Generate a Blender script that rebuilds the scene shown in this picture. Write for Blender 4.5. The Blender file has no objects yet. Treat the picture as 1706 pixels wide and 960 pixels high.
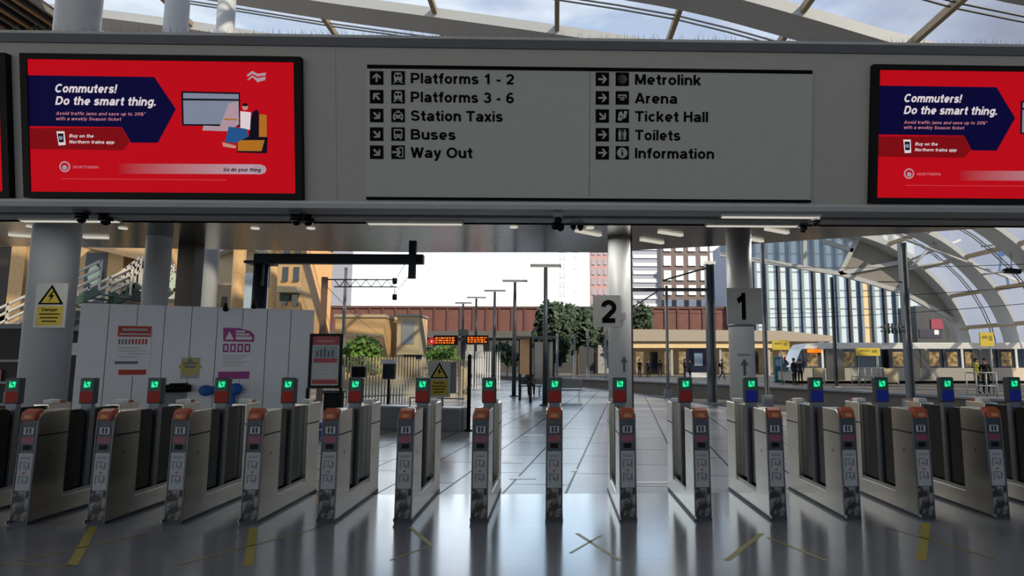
import bpy, bmesh, math, random
from mathutils import Vector, Matrix
random.seed(7)
S = bpy.context.scene
COL = S.collection
# ------------------------------------------------------------------ camera
F, CX, CY, H = 1040.0, 955.0, 480.0, 1.65          # focal length and centre in pixels of a 1706x960 frame, eye height
PSI, TH = math.atan(0.0275), math.atan(120 / 1040.0)
cam_d = bpy.data.cameras.new('camera'); cam = bpy.data.objects.new('camera', cam_d); COL.objects.link(cam)
S.camera = cam
cam_d.sensor_width = 36; cam_d.lens = F / 1706 * 36
cam_d.shift_x = (853 - CX) / 1706; cam_d.clip_end = 1000
FW = Vector((math.sin(PSI) * math.cos(TH), math.cos(PSI) * math.cos(TH), math.sin(TH)))
RT = Vector((math.cos(PSI), -math.sin(PSI), 0))
UP = RT.cross(FW)
cam.matrix_world = Matrix(((RT.x, UP.x, -FW.x, 0), (RT.y, UP.y, -FW.y, 0), (RT.z, UP.z, -FW.z, H), (0, 0, 0, 1)))
# ------------------------------------------------------------------ world
W = bpy.data.worlds.new('sky'); S.world = W; W.use_nodes = True
n = W.node_tree.nodes; l = W.node_tree.links; n.clear()
out = n.new('ShaderNodeOutputWorld'); bg = n.new('ShaderNodeBackground'); tc = n.new('ShaderNodeTexCoord')
sx = n.new('ShaderNodeSeparateXYZ'); ramp = n.new('ShaderNodeValToRGB'); noi = n.new('ShaderNodeTexNoise')
cr2 = n.new('ShaderNodeValToRGB'); mx = n.new('ShaderNodeMix'); mx.data_type = 'RGBA'
mp = n.new('ShaderNodeMapping'); mp.inputs['Scale'].default_value = (1.2, 1.2, 4.5)
l.new(tc.outputs['Generated'], sx.inputs[0]); l.new(sx.outputs['Z'], ramp.inputs[0])
e = ramp.color_ramp.elements
e[0].position = 0.0; e[0].color = (1.0, 0.96, 0.88, 1); e[1].position = 0.75; e[1].color = (0.12, 0.21, 0.40, 1)
m_ = ramp.color_ramp.elements.new(0.13); m_.color = (0.48, 0.60, 0.67, 1)
m_ = ramp.color_ramp.elements.new(0.35); m_.color = (0.24, 0.34, 0.48, 1)
l.new(tc.outputs['Generated'], mp.inputs[0]); l.new(mp.outputs[0], noi.inputs['Vector'])
noi.inputs['Scale'].default_value = 2.3; noi.inputs['Detail'].default_value = 6; noi.inputs['Roughness'].default_value = .55
cr2.color_ramp.elements[0].position = .42; cr2.color_ramp.elements[1].position = .62
l.new(noi.outputs['Fac'], cr2.inputs[0]); l.new(cr2.outputs[0], mx.inputs[0])
l.new(ramp.outputs[0], mx.inputs[6]); mx.inputs[7].default_value = (0.72, 0.74, 0.74, 1)
rx = n.new('ShaderNodeValToRGB'); ml = n.new('ShaderNodeMix'); ml.data_type = 'RGBA'; ml.blend_type = 'MULTIPLY'; ml.inputs[0].default_value = 1
l.new(sx.outputs['X'], rx.inputs[0])
rx.color_ramp.elements[0].position = .1; rx.color_ramp.elements[0].color = (1, 1, 1, 1); rx.color_ramp.elements[1].position = .56; rx.color_ramp.elements[1].color = (.13, .2, .36, 1)
m_ = rx.color_ramp.elements.new(.36); m_.color = (.62, .72, .86, 1)
l.new(mx.outputs[2], ml.inputs[6]); l.new(rx.outputs[0], ml.inputs[7])
l.new(ml.outputs[2], bg.inputs[0]); bg.inputs[1].default_value = 1.6
gv = n.new('ShaderNodeVectorMath'); gv.operation = 'DOT_PRODUCT'; gv.inputs[1].default_value = Vector((-.02, 1, .16)).normalized(); gm = n.new('ShaderNodeMapRange'); gm.interpolation_type = 'SMOOTHSTEP'
gm.inputs['From Min'].default_value = .93; gm.inputs['From Max'].default_value = .995; gm.inputs['To Min'].default_value = 1.6; gm.inputs['To Max'].default_value = 4.6      # bright thin cloud ahead
l.new(tc.outputs['Generated'], gv.inputs[0]); l.new(gv.outputs['Value'], gm.inputs[0]); l.new(gm.outputs[0], bg.inputs[1]); l.new(bg.outputs[0], out.inputs[0])
# ------------------------------------------------------------------ sun, exposure
sd = bpy.data.lights.new('sun', 'SUN'); sun = bpy.data.objects.new('sun', sd); COL.objects.link(sun)
sd.energy = 6.5; sd.color = (1.0, 0.80, 0.55); sd.angle = math.radians(0.8)
SUN_DIR = Vector((0.55, -0.55, 0.52)).normalized()
sun.rotation_euler = SUN_DIR.to_track_quat('Z', 'Y').to_euler(); sun.location = (10, -20, 30)
S.view_settings.view_transform = 'Standard'; S.view_settings.look = 'None'
S.view_settings.gamma = 1; S.view_settings.use_curve_mapping = False
S.view_settings.exposure = 0.34

# ------------------------------------------------------------------ helpers
def ray(px, py): return FW + RT * ((px - CX) / F) + UP * ((CY - py) / F)
def P(px, py, Y):                                   # where a line of sight meets the vertical plane at depth Y
    d = ray(px, py); t = Y / d.y
    return Vector((d.x * t, Y, H + d.z * t))
def G(px, py, z=0.0):                               # where it meets the level z
    d = ray(px, py); t = (z - H) / d.z
    return Vector((d.x * t, d.y * t, z))
def lin(c):
    if isinstance(c, str): c = tuple(int(c[i:i + 2], 16) / 255 for i in (0, 2, 4))
    return tuple(x / 12.92 if x <= .04045 else ((x + .055) / 1.055) ** 2.4 for x in c)
MATS = {}
def mat(name, col, rough=.6, metal=0., var=.06, scale=6., emit=0., spec=.5, bump=0., coat=0.):
    if name in MATS: return MATS[name]
    m = bpy.data.materials.new(name); m.use_nodes = True; MATS[name] = m
    nt = m.node_tree; b = nt.nodes['Principled BSDF']; c = lin(col)
    b.inputs['Roughness'].default_value = rough; b.inputs['Metallic'].default_value = metal
    b.inputs['Specular IOR Level'].default_value = spec; b.inputs['Coat Weight'].default_value = coat
    t = nt.nodes.new('ShaderNodeTexCoord'); no = nt.nodes.new('ShaderNodeTexNoise')
    no.inputs['Scale'].default_value = scale; no.inputs['Detail'].default_value = 4
    nt.links.new(t.outputs['Object'], no.inputs['Vector'])
    r = nt.nodes.new('ShaderNodeValToRGB')
    r.color_ramp.elements[0].position = .3; r.color_ramp.elements[1].position = .7
    r.color_ramp.elements[0].color = tuple(x * (1 - var) for x in c) + (1,)
    r.color_ramp.elements[1].color = tuple(min(1, x * (1 + var)) for x in c) + (1,)
    nt.links.new(no.outputs['Fac'], r.inputs[0]); nt.links.new(r.outputs[0], b.inputs['Base Color'])
    if emit:
        nt.links.new(r.outputs[0], b.inputs['Emission Color']); b.inputs['Emission Strength'].default_value = emit
        b.inputs['Specular IOR Level'].default_value = .2
    if bump:
        bp = nt.nodes.new('ShaderNodeBump'); bp.inputs['Strength'].default_value = bump
        nt.links.new(no.outputs['Fac'], bp.inputs['Height']); nt.links.new(bp.outputs[0], b.inputs['Normal'])
    return m
def nodes(m): return m.node_tree.nodes, m.node_tree.links, m.node_tree.nodes['Principled BSDF']

class MB:
    def __init__(s): s.v = []; s.f = []; s.m = []; s.s = []
    def add(s, vs, fs, m=0, sm=False):
        b = len(s.v); s.v += [tuple(v) for v in vs]
        for f in fs: s.f.append([b + i for i in f]); s.m.append(m); s.s.append(sm)
        return s
    def box(s, x0, y0, z0, x1, y1, z1, m=0):
        return s.add([(x0,y0,z0),(x1,y0,z0),(x1,y1,z0),(x0,y1,z0),(x0,y0,z1),(x1,y0,z1),(x1,y1,z1),(x0,y1,z1)],
              [(0,3,2,1),(4,5,6,7),(0,1,5,4),(1,2,6,5),(2,3,7,6),(3,0,4,7)], m)
    def bar(s, p, q, w, h, m=0):
        p, q = Vector(p), Vector(q); d = (q - p).normalized()
        u = Vector((0, 0, 1)) if abs(d.z) < .95 else Vector((0, 1, 0))
        a = d.cross(u).normalized() * w / 2; b = a.cross(d).normalized() * h / 2
        vs = [p - a - b, p + a - b, p + a + b, p - a + b, q - a - b, q + a - b, q + a + b, q - a + b]
        return s.add(vs, [(0,3,2,1),(4,5,6,7),(0,1,5,4),(1,2,6,5),(2,3,7,6),(3,0,4,7)], m)
    def tube(s, pts, r, n=8, m=0, r2=None):
        pts = [Vector(p) for p in pts]; rings = []; b = len(s.v); k = len(pts)
        for i, p in enumerate(pts):
            d = (pts[min(i + 1, k - 1)] - pts[max(i - 1, 0)]).normalized()
            u = Vector((0, 0, 1)) if abs(d.z) < .95 else Vector((0, 1, 0))
            a = d.cross(u).normalized(); c = a.cross(d).normalized()
            rr = r if r2 is None else r + (r2 - r) * i / (k - 1)
            for j in range(n):
                t = 2 * math.pi * j / n; s.v.append(tuple(p + a * rr * math.cos(t) + c * rr * math.sin(t)))
        for i in range(k - 1):
            for j in range(n):
                s.f.append([b+i*n+j, b+i*n+(j+1)%n, b+(i+1)*n+(j+1)%n, b+(i+1)*n+j]); s.m.append(m); s.s.append(True)
        s.f.append([b + j for j in range(n)][::-1]); s.m.append(m); s.s.append(False)
        s.f.append([b + (k - 1) * n + j for j in range(n)]); s.m.append(m); s.s.append(False)
        return s
    def prism(s, poly, axis, a0, a1, m=0):
        def pt(p, a): return (a, p[0], p[1]) if axis == 'x' else (p[0], a, p[1]) if axis == 'y' else (p[0], p[1], a)
        k = len(poly)
        return s.add([pt(p, a0) for p in poly] + [pt(p, a1) for p in poly],
              [list(range(k))[::-1], list(range(k, 2 * k))] + [(i, (i + 1) % k, k + (i + 1) % k, k + i) for i in range(k)], m)
    def flat(s, poly, y, m=0):                      # a flat mark in an upright panel, facing -y
        return s.add([(p[0], y, p[1]) for p in poly], [list(range(len(poly)))], m)
    def rect(s, x0, z0, x1, z1, y, m=0): return s.flat([(x0, z0), (x1, z0), (x1, z1), (x0, z1)], y, m)
    def disc(s, x, z, r, y, m=0, n=18, rz=None):
        rz = rz or r
        return s.flat([(x + r * math.cos(6.28318 * i / n), z + rz * math.sin(6.28318 * i / n)) for i in range(n)], y, m)
    def sphere(s, c, rx, ry=None, rz=None, nu=10, nv=7, m=0):
        ry = ry or rx; rz = rz or rx; vs = []; fs = []
        for i in range(1, nv):
            for j in range(nu):
                a = math.pi * i / nv; b = 2 * math.pi * j / nu
                vs.append((c[0] + rx*math.sin(a)*math.cos(b), c[1] + ry*math.sin(a)*math.sin(b), c[2] + rz*math.cos(a)))
        t = len(vs); vs += [(c[0], c[1], c[2] + rz), (c[0], c[1], c[2] - rz)]
        for i in range(nv - 2):
            for j in range(nu): fs.append((i*nu+j, (i+1)*nu+j, (i+1)*nu+(j+1)%nu, i*nu+(j+1)%nu))
        for j in range(nu):
            fs.append((t, j, (j + 1) % nu)); fs.append((t + 1, (nv-2)*nu+(j+1)%nu, (nv-2)*nu+j))
        return s.add(vs, fs, m, True)
    def text(s, st, x, z, cap, y, width=None, m=0, bold=.02, shear=0., center=False):
        vs, fs, w = glyphs(st, bold, shear)
        k = cap / .70; kx = k if width is None else width / max(w, 1e-4)
        ox = x - (kx * w / 2 if center else 0)
        return s.add([(ox + v[0] * kx, y, z + v[1] * k) for v in vs], fs, m)
    def letters(s, st, x, z, cap, y, width=None, m=0, w=.2, shear=0., center=False):
        st_ = []; adv = 0
        for ch in st:
            if ch == ' ': adv += .36; continue
            g, a = GL(ch); st_ += [([(px + adv, pz) for px, pz in p]) for p in g]; adv += a + .10
        adv -= .10; kx = cap if width is None else width / adv; ox = x - (kx * adv / 2 if center else 0)
        for p in st_:
            runs = [[p[0]]]                           # break the stroke at sharp corners
            for i in range(1, len(p)):
                runs[-1].append(p[i])
                if i < len(p) - 1:
                    a = Vector(p[i]) - Vector(p[i - 1]); b = Vector(p[i + 1]) - Vector(p[i])
                    if a.length > 1e-6 and b.length > 1e-6 and a.angle(b) > .95: runs.append([p[i]])
            for r in runs:
                vs = []; k = len(r)
                for i, q in enumerate(r):
                    d = Vector(r[min(i + 1, k - 1)]) - Vector(r[max(i - 1, 0)]); d.normalize(); nx, nz = -d.y * w / 2, d.x * w / 2
                    for sg_ in (1, -1):
                        X, Z = q[0] + sg_ * nx, q[1] + sg_ * nz; vs.append((ox + kx * X + shear * cap * Z, y, z + cap * Z))
                s.add(vs, [(2*i, 2*i+1, 2*i+3, 2*i+2) for i in range(k - 1)], m)
        return s
    def build(s, name, mats, parent=None, loc=None, bevel=0., rot=None):
        me = bpy.data.meshes.new(name); me.from_pydata(s.v, [], s.f)
        for mm in (mats if isinstance(mats, (list, tuple)) else [mats]): me.materials.append(mm)
        for p, mi, sm in zip(me.polygons, s.m, s.s): p.material_index = mi; p.use_smooth = sm
        bm = bmesh.new(); bm.from_mesh(me); bmesh.ops.recalc_face_normals(bm, faces=bm.faces); bm.to_mesh(me); bm.free()
        o = bpy.data.objects.new(name, me); COL.objects.link(o)
        if parent: o.parent = parent
        if loc is not None: o.location = loc
        if rot is not None: o.rotation_euler = rot
        if bevel:
            b = o.modifiers.new('bevel', 'BEVEL'); b.width = bevel; b.segments = 2; b.limit_method = 'ANGLE'
        return o
def arc(cx, cz, rx, rz, a0, a1, n=12):
    return [(cx + rx * math.cos(math.radians(a0 + (a1 - a0) * i / n)), cz + rz * math.sin(math.radians(a0 + (a1 - a0) * i / n))) for i in range(n + 1)]
def GL(c):                                           # bold grotesque letters as stroke centre lines: (strokes, advance), cap height 1
    o = arc(.34, .365, .24, .275, 0, 360, 20); st = [(.1, 0), (.1, .73)]; tall = [(.1, 0), (.1, 1)]
    arch = [(.1, .4)] + arc(.33, .43, .22, .21, 170, 0) + [(.55, 0)]
    D = {
     'P': ([tall, [(.1, .9), (.42, .9)] + arc(.42, .66, .25, .24, 90, -90) + [(.1, .42)]], .77), 'B': ([tall, [(.1, .9), (.44, .9)] + arc(.44, .715, .2, .185, 90, -90) + [(.1, .53)], [(.1, .53), (.46, .53)] + arc(.46, .315, .24, .215, 90, -90) + [(.1, .1)]], .8),
     'S': ([arc(.39, .705, .28, .2, 15, 255) + arc(.39, .295, .3, .2, 82, -165)], .78), 'T': ([[(0, .9), (.76, .9)], [(.38, .9), (.38, 0)]], .76),
     'W': ([[(.07, 1), (.3, .0)], [(.3, 0), (.53, .97)], [(.53, .97), (.76, 0)], [(.76, 0), (.99, 1)]], 1.06), 'O': ([arc(.45, .5, .36, .41, 0, 360, 24)], .9), 'M': ([tall, [(.82, 0), (.82, 1)], [(.14, .97), (.46, .06)], [(.46, .06), (.78, .97)]], .92),
     'A': ([[(.08, 0), (.42, 1)], [(.42, 1), (.76, 0)], [(.2, .27), (.64, .27)]], .84), 'H': ([tall, [(.66, 0), (.66, 1)], [(.1, .53), (.66, .53)]], .76), 'I': ([tall], .2), 'N': ([tall, [(.66, 0), (.66, 1)], [(.12, .95), (.64, .05)]], .76),
     'C': ([arc(.44, .5, .34, .41, 45, 315, 18)], .8), 'D': ([tall, [(.1, .9), (.35, .9)] + arc(.35, .5, .35, .4, 90, -90, 16) + [(.1, .1)]], .8), 'G': ([arc(.44, .5, .34, .41, 45, 340, 18) + [(.76, .46), (.5, .46)]], .84), 'R': ([tall, [(.1, .9), (.44, .9)] + arc(.44, .68, .23, .22, 90, -90) + [(.1, .46)], [(.4, .46), (.68, 0)]], .78), 'E': ([tall, [(.1, .9), (.62, .9)], [(.1, .52), (.58, .52)], [(.1, .1), (.64, .1)]], .66),
     'o': ([o], .68), 'l': ([tall], .2), 'i': ([st, [(.1, .84), (.1, 1)]], .2), 'n': ([st, arch], .65), 'h': ([tall, arch], .65), 'm': ([st, [(.1, .4)] + arc(.3, .43, .19, .21, 170, 0) + [(.49, 0)], [(.49, .4)] + arc(.69, .43, .19, .21, 170, 0) + [(.88, 0)]], .98),
     'u': ([[(.1, .73)] + arc(.32, .3, .22, .21, 180, 360) + [(.55, .73)], [(.55, .5), (.55, 0)]], .65), 'r': ([st, [(.1, .38)] + arc(.33, .42, .22, .22, 170, 85)], .4), 't': ([[(.22, .95), (.22, .22)] + arc(.33, .2, .11, .11, 180, 280, 6) + [(.42, .1)], [(.0, .64), (.42, .64)]], .42),
     'f': ([[(.2, 0), (.2, .78)] + arc(.33, .79, .13, .12, 180, 80, 6) + [(.42, .91)], [(.0, .64), (.4, .64)]], .4), 'a': ([arc(.33, .46, .21, .19, 160, 0) + [(.55, .42), (.55, 0)], [(.55, .4), (.3, .36)] + arc(.28, .22, .18, .14, 95, 265) + [(.35, .09)] + [(.55, .22)]], .66),
     'e': ([[(.12, .34), (.56, .34)] + arc(.34, .365, .23, .275, 0, 312, 18)], .67), 'c': ([arc(.34, .365, .24, .275, 45, 315, 16)], .62), 's': ([arc(.3, .51, .2, .14, 15, 255, 10) + arc(.3, .22, .22, .14, 82, -165, 10)], .6), 'k': ([tall, [(.54, .73), (.16, .28)], [(.26, .42), (.56, 0)]], .62),
     'x': ([[(.06, .73), (.54, 0)], [(.54, .73), (.06, 0)]], .6), 'y': ([[(.08, .73), (.31, .05)], [(.54, .73), (.28, -.12), (.2, -.2), (.06, -.2)]], .62), 'g': ([o, [(.56, .73), (.56, -.05)] + arc(.34, -.03, .22, .17, 0, -150, 8)], .66), 'd': ([o, [(.56, 0), (.56, 1)]], .66), 'b': ([o, tall], .66), 'p': ([o, [(.1, .73), (.1, -.25)]], .66), 'v': ([[(.06, .73), (.3, 0)], [(.3, 0), (.54, .73)]], .6), 'w': ([[(.06, .73), (.24, 0)], [(.24, 0), (.42, .7)], [(.42, .7), (.6, 0)], [(.6, 0), (.78, .73)]], .84),
     'j': ([[(.1, .73), (.1, -.1), (.0, -.2)], [(.1, .84), (.1, 1)]], .2), '1': ([[(.42, 0), (.42, 1)], [(.42, .86), (.12, .68)]], .66), '2': ([arc(.36, .67, .25, .23, 172, -35, 12) + [(.12, .1)], [(.06, .1), (.66, .1)]], .72), '3': ([arc(.35, .7, .23, .2, 160, -90, 10), arc(.35, .295, .26, .205, 90, -160, 12)], .7), '6': ([arc(.36, .31, .25, .22, 0, 360, 18), arc(.44, .4, .33, .51, 65, 180, 10)], .72), '9': ([arc(.36, .69, .25, .22, 0, 360, 18), arc(.28, .6, .33, .51, 245, 360, 10)], .72),
     '-': ([[(.02, .36), (.36, .36)]], .38), '.': ([[(.1, 0), (.1, .2)]], .2), '!': ([[(.1, .3), (.1, 1)], [(.1, 0), (.1, .18)]], .2), '%': ([arc(.2, .75, .14, .18, 0, 360), arc(.66, .25, .14, .18, 0, 360), [(.2, 0), (.66, 1)]], .86), '*': ([[(.1, .7), (.3, 1)], [(.3, .7), (.1, 1)]], .4)}
    return D[c]
GLY = {}
def glyphs(st, bold, shear):
    key = (st, bold, shear)
    if key in GLY: return GLY[key]
    cu = bpy.data.curves.new('t', 'FONT'); cu.body = st; cu.offset = bold; cu.shear = shear; cu.size = 1; cu.resolution_u = 2
    o = bpy.data.objects.new('t', cu); COL.objects.link(o); bpy.context.view_layer.update()
    ev = o.evaluated_get(bpy.context.evaluated_depsgraph_get()); me = ev.to_mesh()
    vs = [tuple(v.co) for v in me.vertices]; fs = [list(p.vertices) for p in me.polygons]
    ev.to_mesh_clear(); bpy.data.objects.remove(o); bpy.data.curves.remove(cu)
    x0 = min((v[0] for v in vs), default=0); x1 = max((v[0] for v in vs), default=0)
    vs = [(v[0] - x0, v[1]) for v in vs]
    GLY[key] = (vs, fs, x1 - x0); return GLY[key]
def tag(o, label, cat, group=None):
    o['label'] = label; o['category'] = cat
    if group: o['group'] = group
    return o
def thing(name, label, cat, loc=(0, 0, 0), rot=(0, 0, 0), group=None):
    o = bpy.data.objects.new(name, None); COL.objects.link(o); o.empty_display_size = .1
    o.location = loc; o.rotation_euler = rot
    return tag(o, label, cat, group)
def struct(o): o['kind'] = 'structure'; return o
def copy_tree(o, parent=None):
    c = o.copy(); COL.objects.link(c)
    if parent: c.parent = parent
    for ch in [x for x in o.children]: copy_tree(ch, c)
    return c

# ------------------------------------------------------------------ materials
M = dict(
 fascia=mat('fascia_panel', 'a6a6a2', .55, var=.03), sign=mat('sign_board', 'abaeac', .5, var=.02), lip=mat('bulkhead_metal', 'b0b2b3', .4, .1, var=.05),
 coping=mat('dark_coping', '51555c', .5), black=mat('black_plastic', '08080a', .5, spec=.15), ink=mat('black_lettering', '08080f', .7, var=0, spec=.08),
 white=mat('white_paint', 'd9dadb', .5), lightmark=mat('pale_mark', 'b4b8bb', .6, var=0), steel=mat('brushed_steel', 'a9aaa6', .34, .75, scale=30, var=.08),
 dsteel=mat('dark_steel', '3a4048', .45, .4), midsteel=mat('grey_steel', '6d7278', .45, .4), gal=mat('galvanised_steel', '8c9298', .5, .3),
 smoke=mat('smoked_paddle', '0c0b0b', .22, spec=.25, var=.15), orange=mat('orange_reader', 'a04a28', .45), maroon=mat('maroon_panel', '7d2f48', .4),
 red=mat('red_sticker', '8a241c', .5, emit=.05), blue=mat('blue_sticker', '17278a', .5, emit=.08), greenled=mat('green_led', '20d890', .5, emit=.85, var=0),
 scrgreen=mat('dark_green_screen', '0b3a30', .3, emit=.3), yellow=mat('warning_yellow', 'b5a02a', .5), colpaint=mat('column_grey_paint', 'c9cccf', .42, var=.03, scale=2),
 coldark=mat('column_dark_brown', '4f4740', .6), coltan=mat('tan_stone', 'c4a070', .7, var=.1), hoard=mat('hoarding_white', 'dde0e6', .45, var=.02),
 paper=mat('poster_paper', 'a7aaae', .6), pred=mat('poster_red', 'b2342b', .5), pmag=mat('poster_magenta', '9c2f86', .5), pgrey=mat('poster_grey_print', '6b7078', .6),
 navy=mat('navy_paint', '12183a', .5), teal=mat('teal_panel', '2f7286', .5), bluebag=mat('blue_fabric', '2158a8', .7), bluebox=mat('blue_plastic', '1c55b0', .4),
 concrete=mat('concrete_grey', '7c8287', .8, var=.1, scale=3), dkconc=mat('dark_concrete', '454a4f', .8, var=.1), brick=mat('red_brown_brick', '5b3c3b', .8, var=.15, scale=1.5),
 dkbrown=mat('dark_brown', '2e2420', .7), timber=mat('warm_timber', 'b98a5c', .6, var=.12), green=mat('leaf_green', '587a2e', .7, var=.3, scale=2), dkgreen=mat('dark_leaf_green', '2c4030', .7, var=.3, scale=2),
 bark=mat('bark', '4a3c30', .9), pink=mat('pink_brick', 'a0868a', .8), bluegrey=mat('blue_grey_cladding', '8a93a6', .6), brownclad=mat('brown_cladding', '5d5557', .7),
 winglass=mat('window_glass', 'a9bccb', .12, spec=.8), dkglass=mat('dark_glass', '1c242c', .1, spec=.8), palewin=mat('pale_window', 'd3dbe4', .3), mint=mat('mint_glass', 'b9d6bd', .3),
 cream=mat('cream_panel', 'b5a585', .6), beige=mat('beige_cladding', '83807a', .6), palewall=mat('pale_wall', 'd8dade', .7), orangeled=mat('orange_led', 'ff6a12', .5, emit=1.0, var=0),
 yellowsign=mat('yellow_signboard', 'd0b93c', .5), skin=mat('skin', 'b98a6c', .6), hair=mat('dark_hair', '1a1412', .8), dkcloth=mat('dark_cloth', '14161c', .9), bluecloth=mat('blue_cloth', '283348', .9),
 greycloth=mat('grey_cloth', '4c4c50', .9), hivis=mat('yellow_cloth', 'b7b33a', .8), shoe=mat('shoe_black', '0c0c0c', .7), rail=mat('white_rail', 'cdc8c0', .5), stairgreen=mat('stair_green', '3b5346', .6),
 lamp=mat('light_diffuser', 'd8d2c4', .5, emit=.6, var=0), ribpaint=mat('rib_cream_paint', 'b0b3b6', .5, var=.03), purl=mat('purlin_tan', 'a08f74', .6),
 wire=mat('wire_dark', '33373c', .6), ymark=mat('yellow_floor_paint', '9a8f3c', .4), redround=mat('red_round_sign', 'c8202c', .5, emit=.2), ballast=mat('ballast', '5b5048', .95, var=.35, scale=14, bump=.4),
)
# floor: blue-grey polished tiles
def tile_mat(name, c1, c2, cm, rough, sx_, sy_, rotz, mortar=.006, offset=0., bump=.0):
    m = mat(name, c1, rough, var=.05, scale=1.2); nn, ll, b = nodes(m)
    t = nn.new('ShaderNodeTexCoord'); mpn = nn.new('ShaderNodeMapping'); mpn.inputs['Rotation'].default_value = (0, 0, rotz)
    br = nn.new('ShaderNodeTexBrick'); br.offset = offset; br.inputs['Scale'].default_value = 1
    br.inputs['Brick Width'].default_value = sx_; br.inputs['Row Height'].default_value = sy_
    br.inputs['Mortar Size'].default_value = mortar; br.inputs['Mortar Smooth'].default_value = .3
    br.inputs['Color1'].default_value = lin(c1) + (1,); br.inputs['Color2'].default_value = lin(c2) + (1,); br.inputs['Mortar'].default_value = lin(cm) + (1,)
    ll.new(t.outputs['Object'], mpn.inputs[0]); ll.new(mpn.outputs[0], br.inputs['Vector'])
    no = nn.new('ShaderNodeTexNoise'); no.inputs['Scale'].default_value = .9; no.inputs['Detail'].default_value = 5
    ll.new(t.outputs['Object'], no.inputs['Vector'])
    mr = nn.new('ShaderNodeMapRange'); mr.inputs['To Min'].default_value = rough * .8; mr.inputs['To Max'].default_value = rough * 1.25
    ll.new(no.outputs['Fac'], mr.inputs[0]); ll.new(mr.outputs[0], b.inputs['Roughness'])
    ll.new(br.outputs['Color'], b.inputs['Base Color'])
    return m
M['floor'] = tile_mat('concourse_tile', '7b7e82', '777a7e', '686b70', .15, .6, .6, 0, .004)
nodes(M['floor'])[2].inputs['IOR'].default_value = 1.75
M['paving'] = tile_mat('platform_slab', '949595', '787a7b', '141516', .24, 1.7, .78, math.radians(6.5 - 90), .02, .5)
nodes(M['paving'])[2].inputs['IOR'].default_value = 1.5
nn, ll, b = nodes(M['paving']); br = [x for x in nn if x.type == 'TEX_BRICK'][0]; mr = nn.new('ShaderNodeMapRange'); mr.inputs['To Min'].default_value = .5; mr.inputs['To Max'].default_value = .02
ll.new(br.outputs['Fac'], mr.inputs[0]); ll.new(mr.outputs[0], b.inputs['Specular IOR Level'])
m = mat('soffit_planks', '8d8a84', .17, .85, var=.05); nn, ll, b = nodes(m)
t = nn.new('ShaderNodeTexCoord'); wv = nn.new('ShaderNodeTexWave'); wv.bands_direction = 'Y'; wv.inputs['Scale'].default_value = 1.6
bp = nn.new('ShaderNodeBump'); bp.inputs['Strength'].default_value = .12; bp.inputs['Distance'].default_value = .02
ll.new(t.outputs['Object'], wv.inputs['Vector']); ll.new(wv.outputs['Fac'], bp.inputs['Height']); ll.new(bp.outputs[0], b.inputs['Normal'])
M['soffit'] = m
# foil cushions of the roof: mostly clear, slightly milky
m = bpy.data.materials.new('roof_foil'); m.use_nodes = True; nn = m.node_tree.nodes; ll = m.node_tree.links; nn.remove(nn['Principled BSDF'])
tr = nn.new('ShaderNodeBsdfTransparent'); tl = nn.new('ShaderNodeBsdfTranslucent'); gl = nn.new('ShaderNodeBsdfGlossy'); gl.inputs['Roughness'].default_value = .15
m1 = nn.new('ShaderNodeMixShader'); m2 = nn.new('ShaderNodeMixShader'); no = nn.new('ShaderNodeTexNoise'); no.inputs['Scale'].default_value = .25
mr = nn.new('ShaderNodeMapRange'); mr.inputs['To Min'].default_value = .18; mr.inputs['To Max'].default_value = .5
tr.inputs[0].default_value = (.70, .77, .84, 1); tl.inputs[0].default_value = (.45, .48, .5, 1)
tcn = nn.new('ShaderNodeTexCoord'); ll.new(tcn.outputs['Object'], no.inputs['Vector']); ll.new(no.outputs['Fac'], mr.inputs[0]); ll.new(mr.outputs[0], m1.inputs[0])
ll.new(tr.outputs[0], m1.inputs[1]); ll.new(tl.outputs[0], m1.inputs[2]); m2.inputs[0].default_value = .05
ll.new(m1.outputs[0], m2.inputs[1]); ll.new(gl.outputs[0], m2.inputs[2]); ll.new(m2.outputs[0], nn['Material Output'].inputs[0]); M['foil'] = m
# lower gate poster: grey photographic blotches on black
m = mat('photo_print', '101113', .5); nn, ll, b = nodes(m)
t = nn.new('ShaderNodeTexCoord'); vo = nn.new('ShaderNodeTexNoise'); vo.inputs['Scale'].default_value = 11; vo.inputs['Detail'].default_value = 2
r = nn.new('ShaderNodeValToRGB'); r.color_ramp.interpolation = 'LINEAR'; r.color_ramp.elements[0].position = .47; r.color_ramp.elements[1].position = .63
r.color_ramp.elements[0].color = (.006, .006, .008, 1); r.color_ramp.elements[1].color = (.26, .26, .26, 1)
ll.new(t.outputs['Object'], vo.inputs['Vector']); ll.new(vo.outputs['Fac'], r.inputs[0]); ll.new(r.outputs[0], b.inputs['Base Color']); M['photo'] = m
for k, c, s_ in (('e_red', 'd40a1c', .56), ('e_navy', '0b0840', .5), ('e_dred', '850a13', .65), ('e_white', 'f2e6ea', .6), ('e_pink', 'd98a98', .6), ('e_grey', '9fa8c0', .45), ('e_pale', 'd9b9c6', .45), ('e_orange', 'd98a2c', .45), ('e_dark', '161226', .4), ('e_skin', 'd9a08c', .55), ('e_blue', '2c5f9e', .55)):
    M[k] = mat(k.replace('e_', 'screen_'), c, .6, emit=s_, var=0); nodes(M[k])[2].inputs['Base Color'].default_value = (.003, .003, .003, 1); nodes(M[k])[2].inputs['Specular IOR Level'].default_value = .06
    mm = M[k]; lk = [x for x in mm.node_tree.links if x.to_socket.name == 'Base Color'][0]; mm.node_tree.links.remove(lk)

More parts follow.
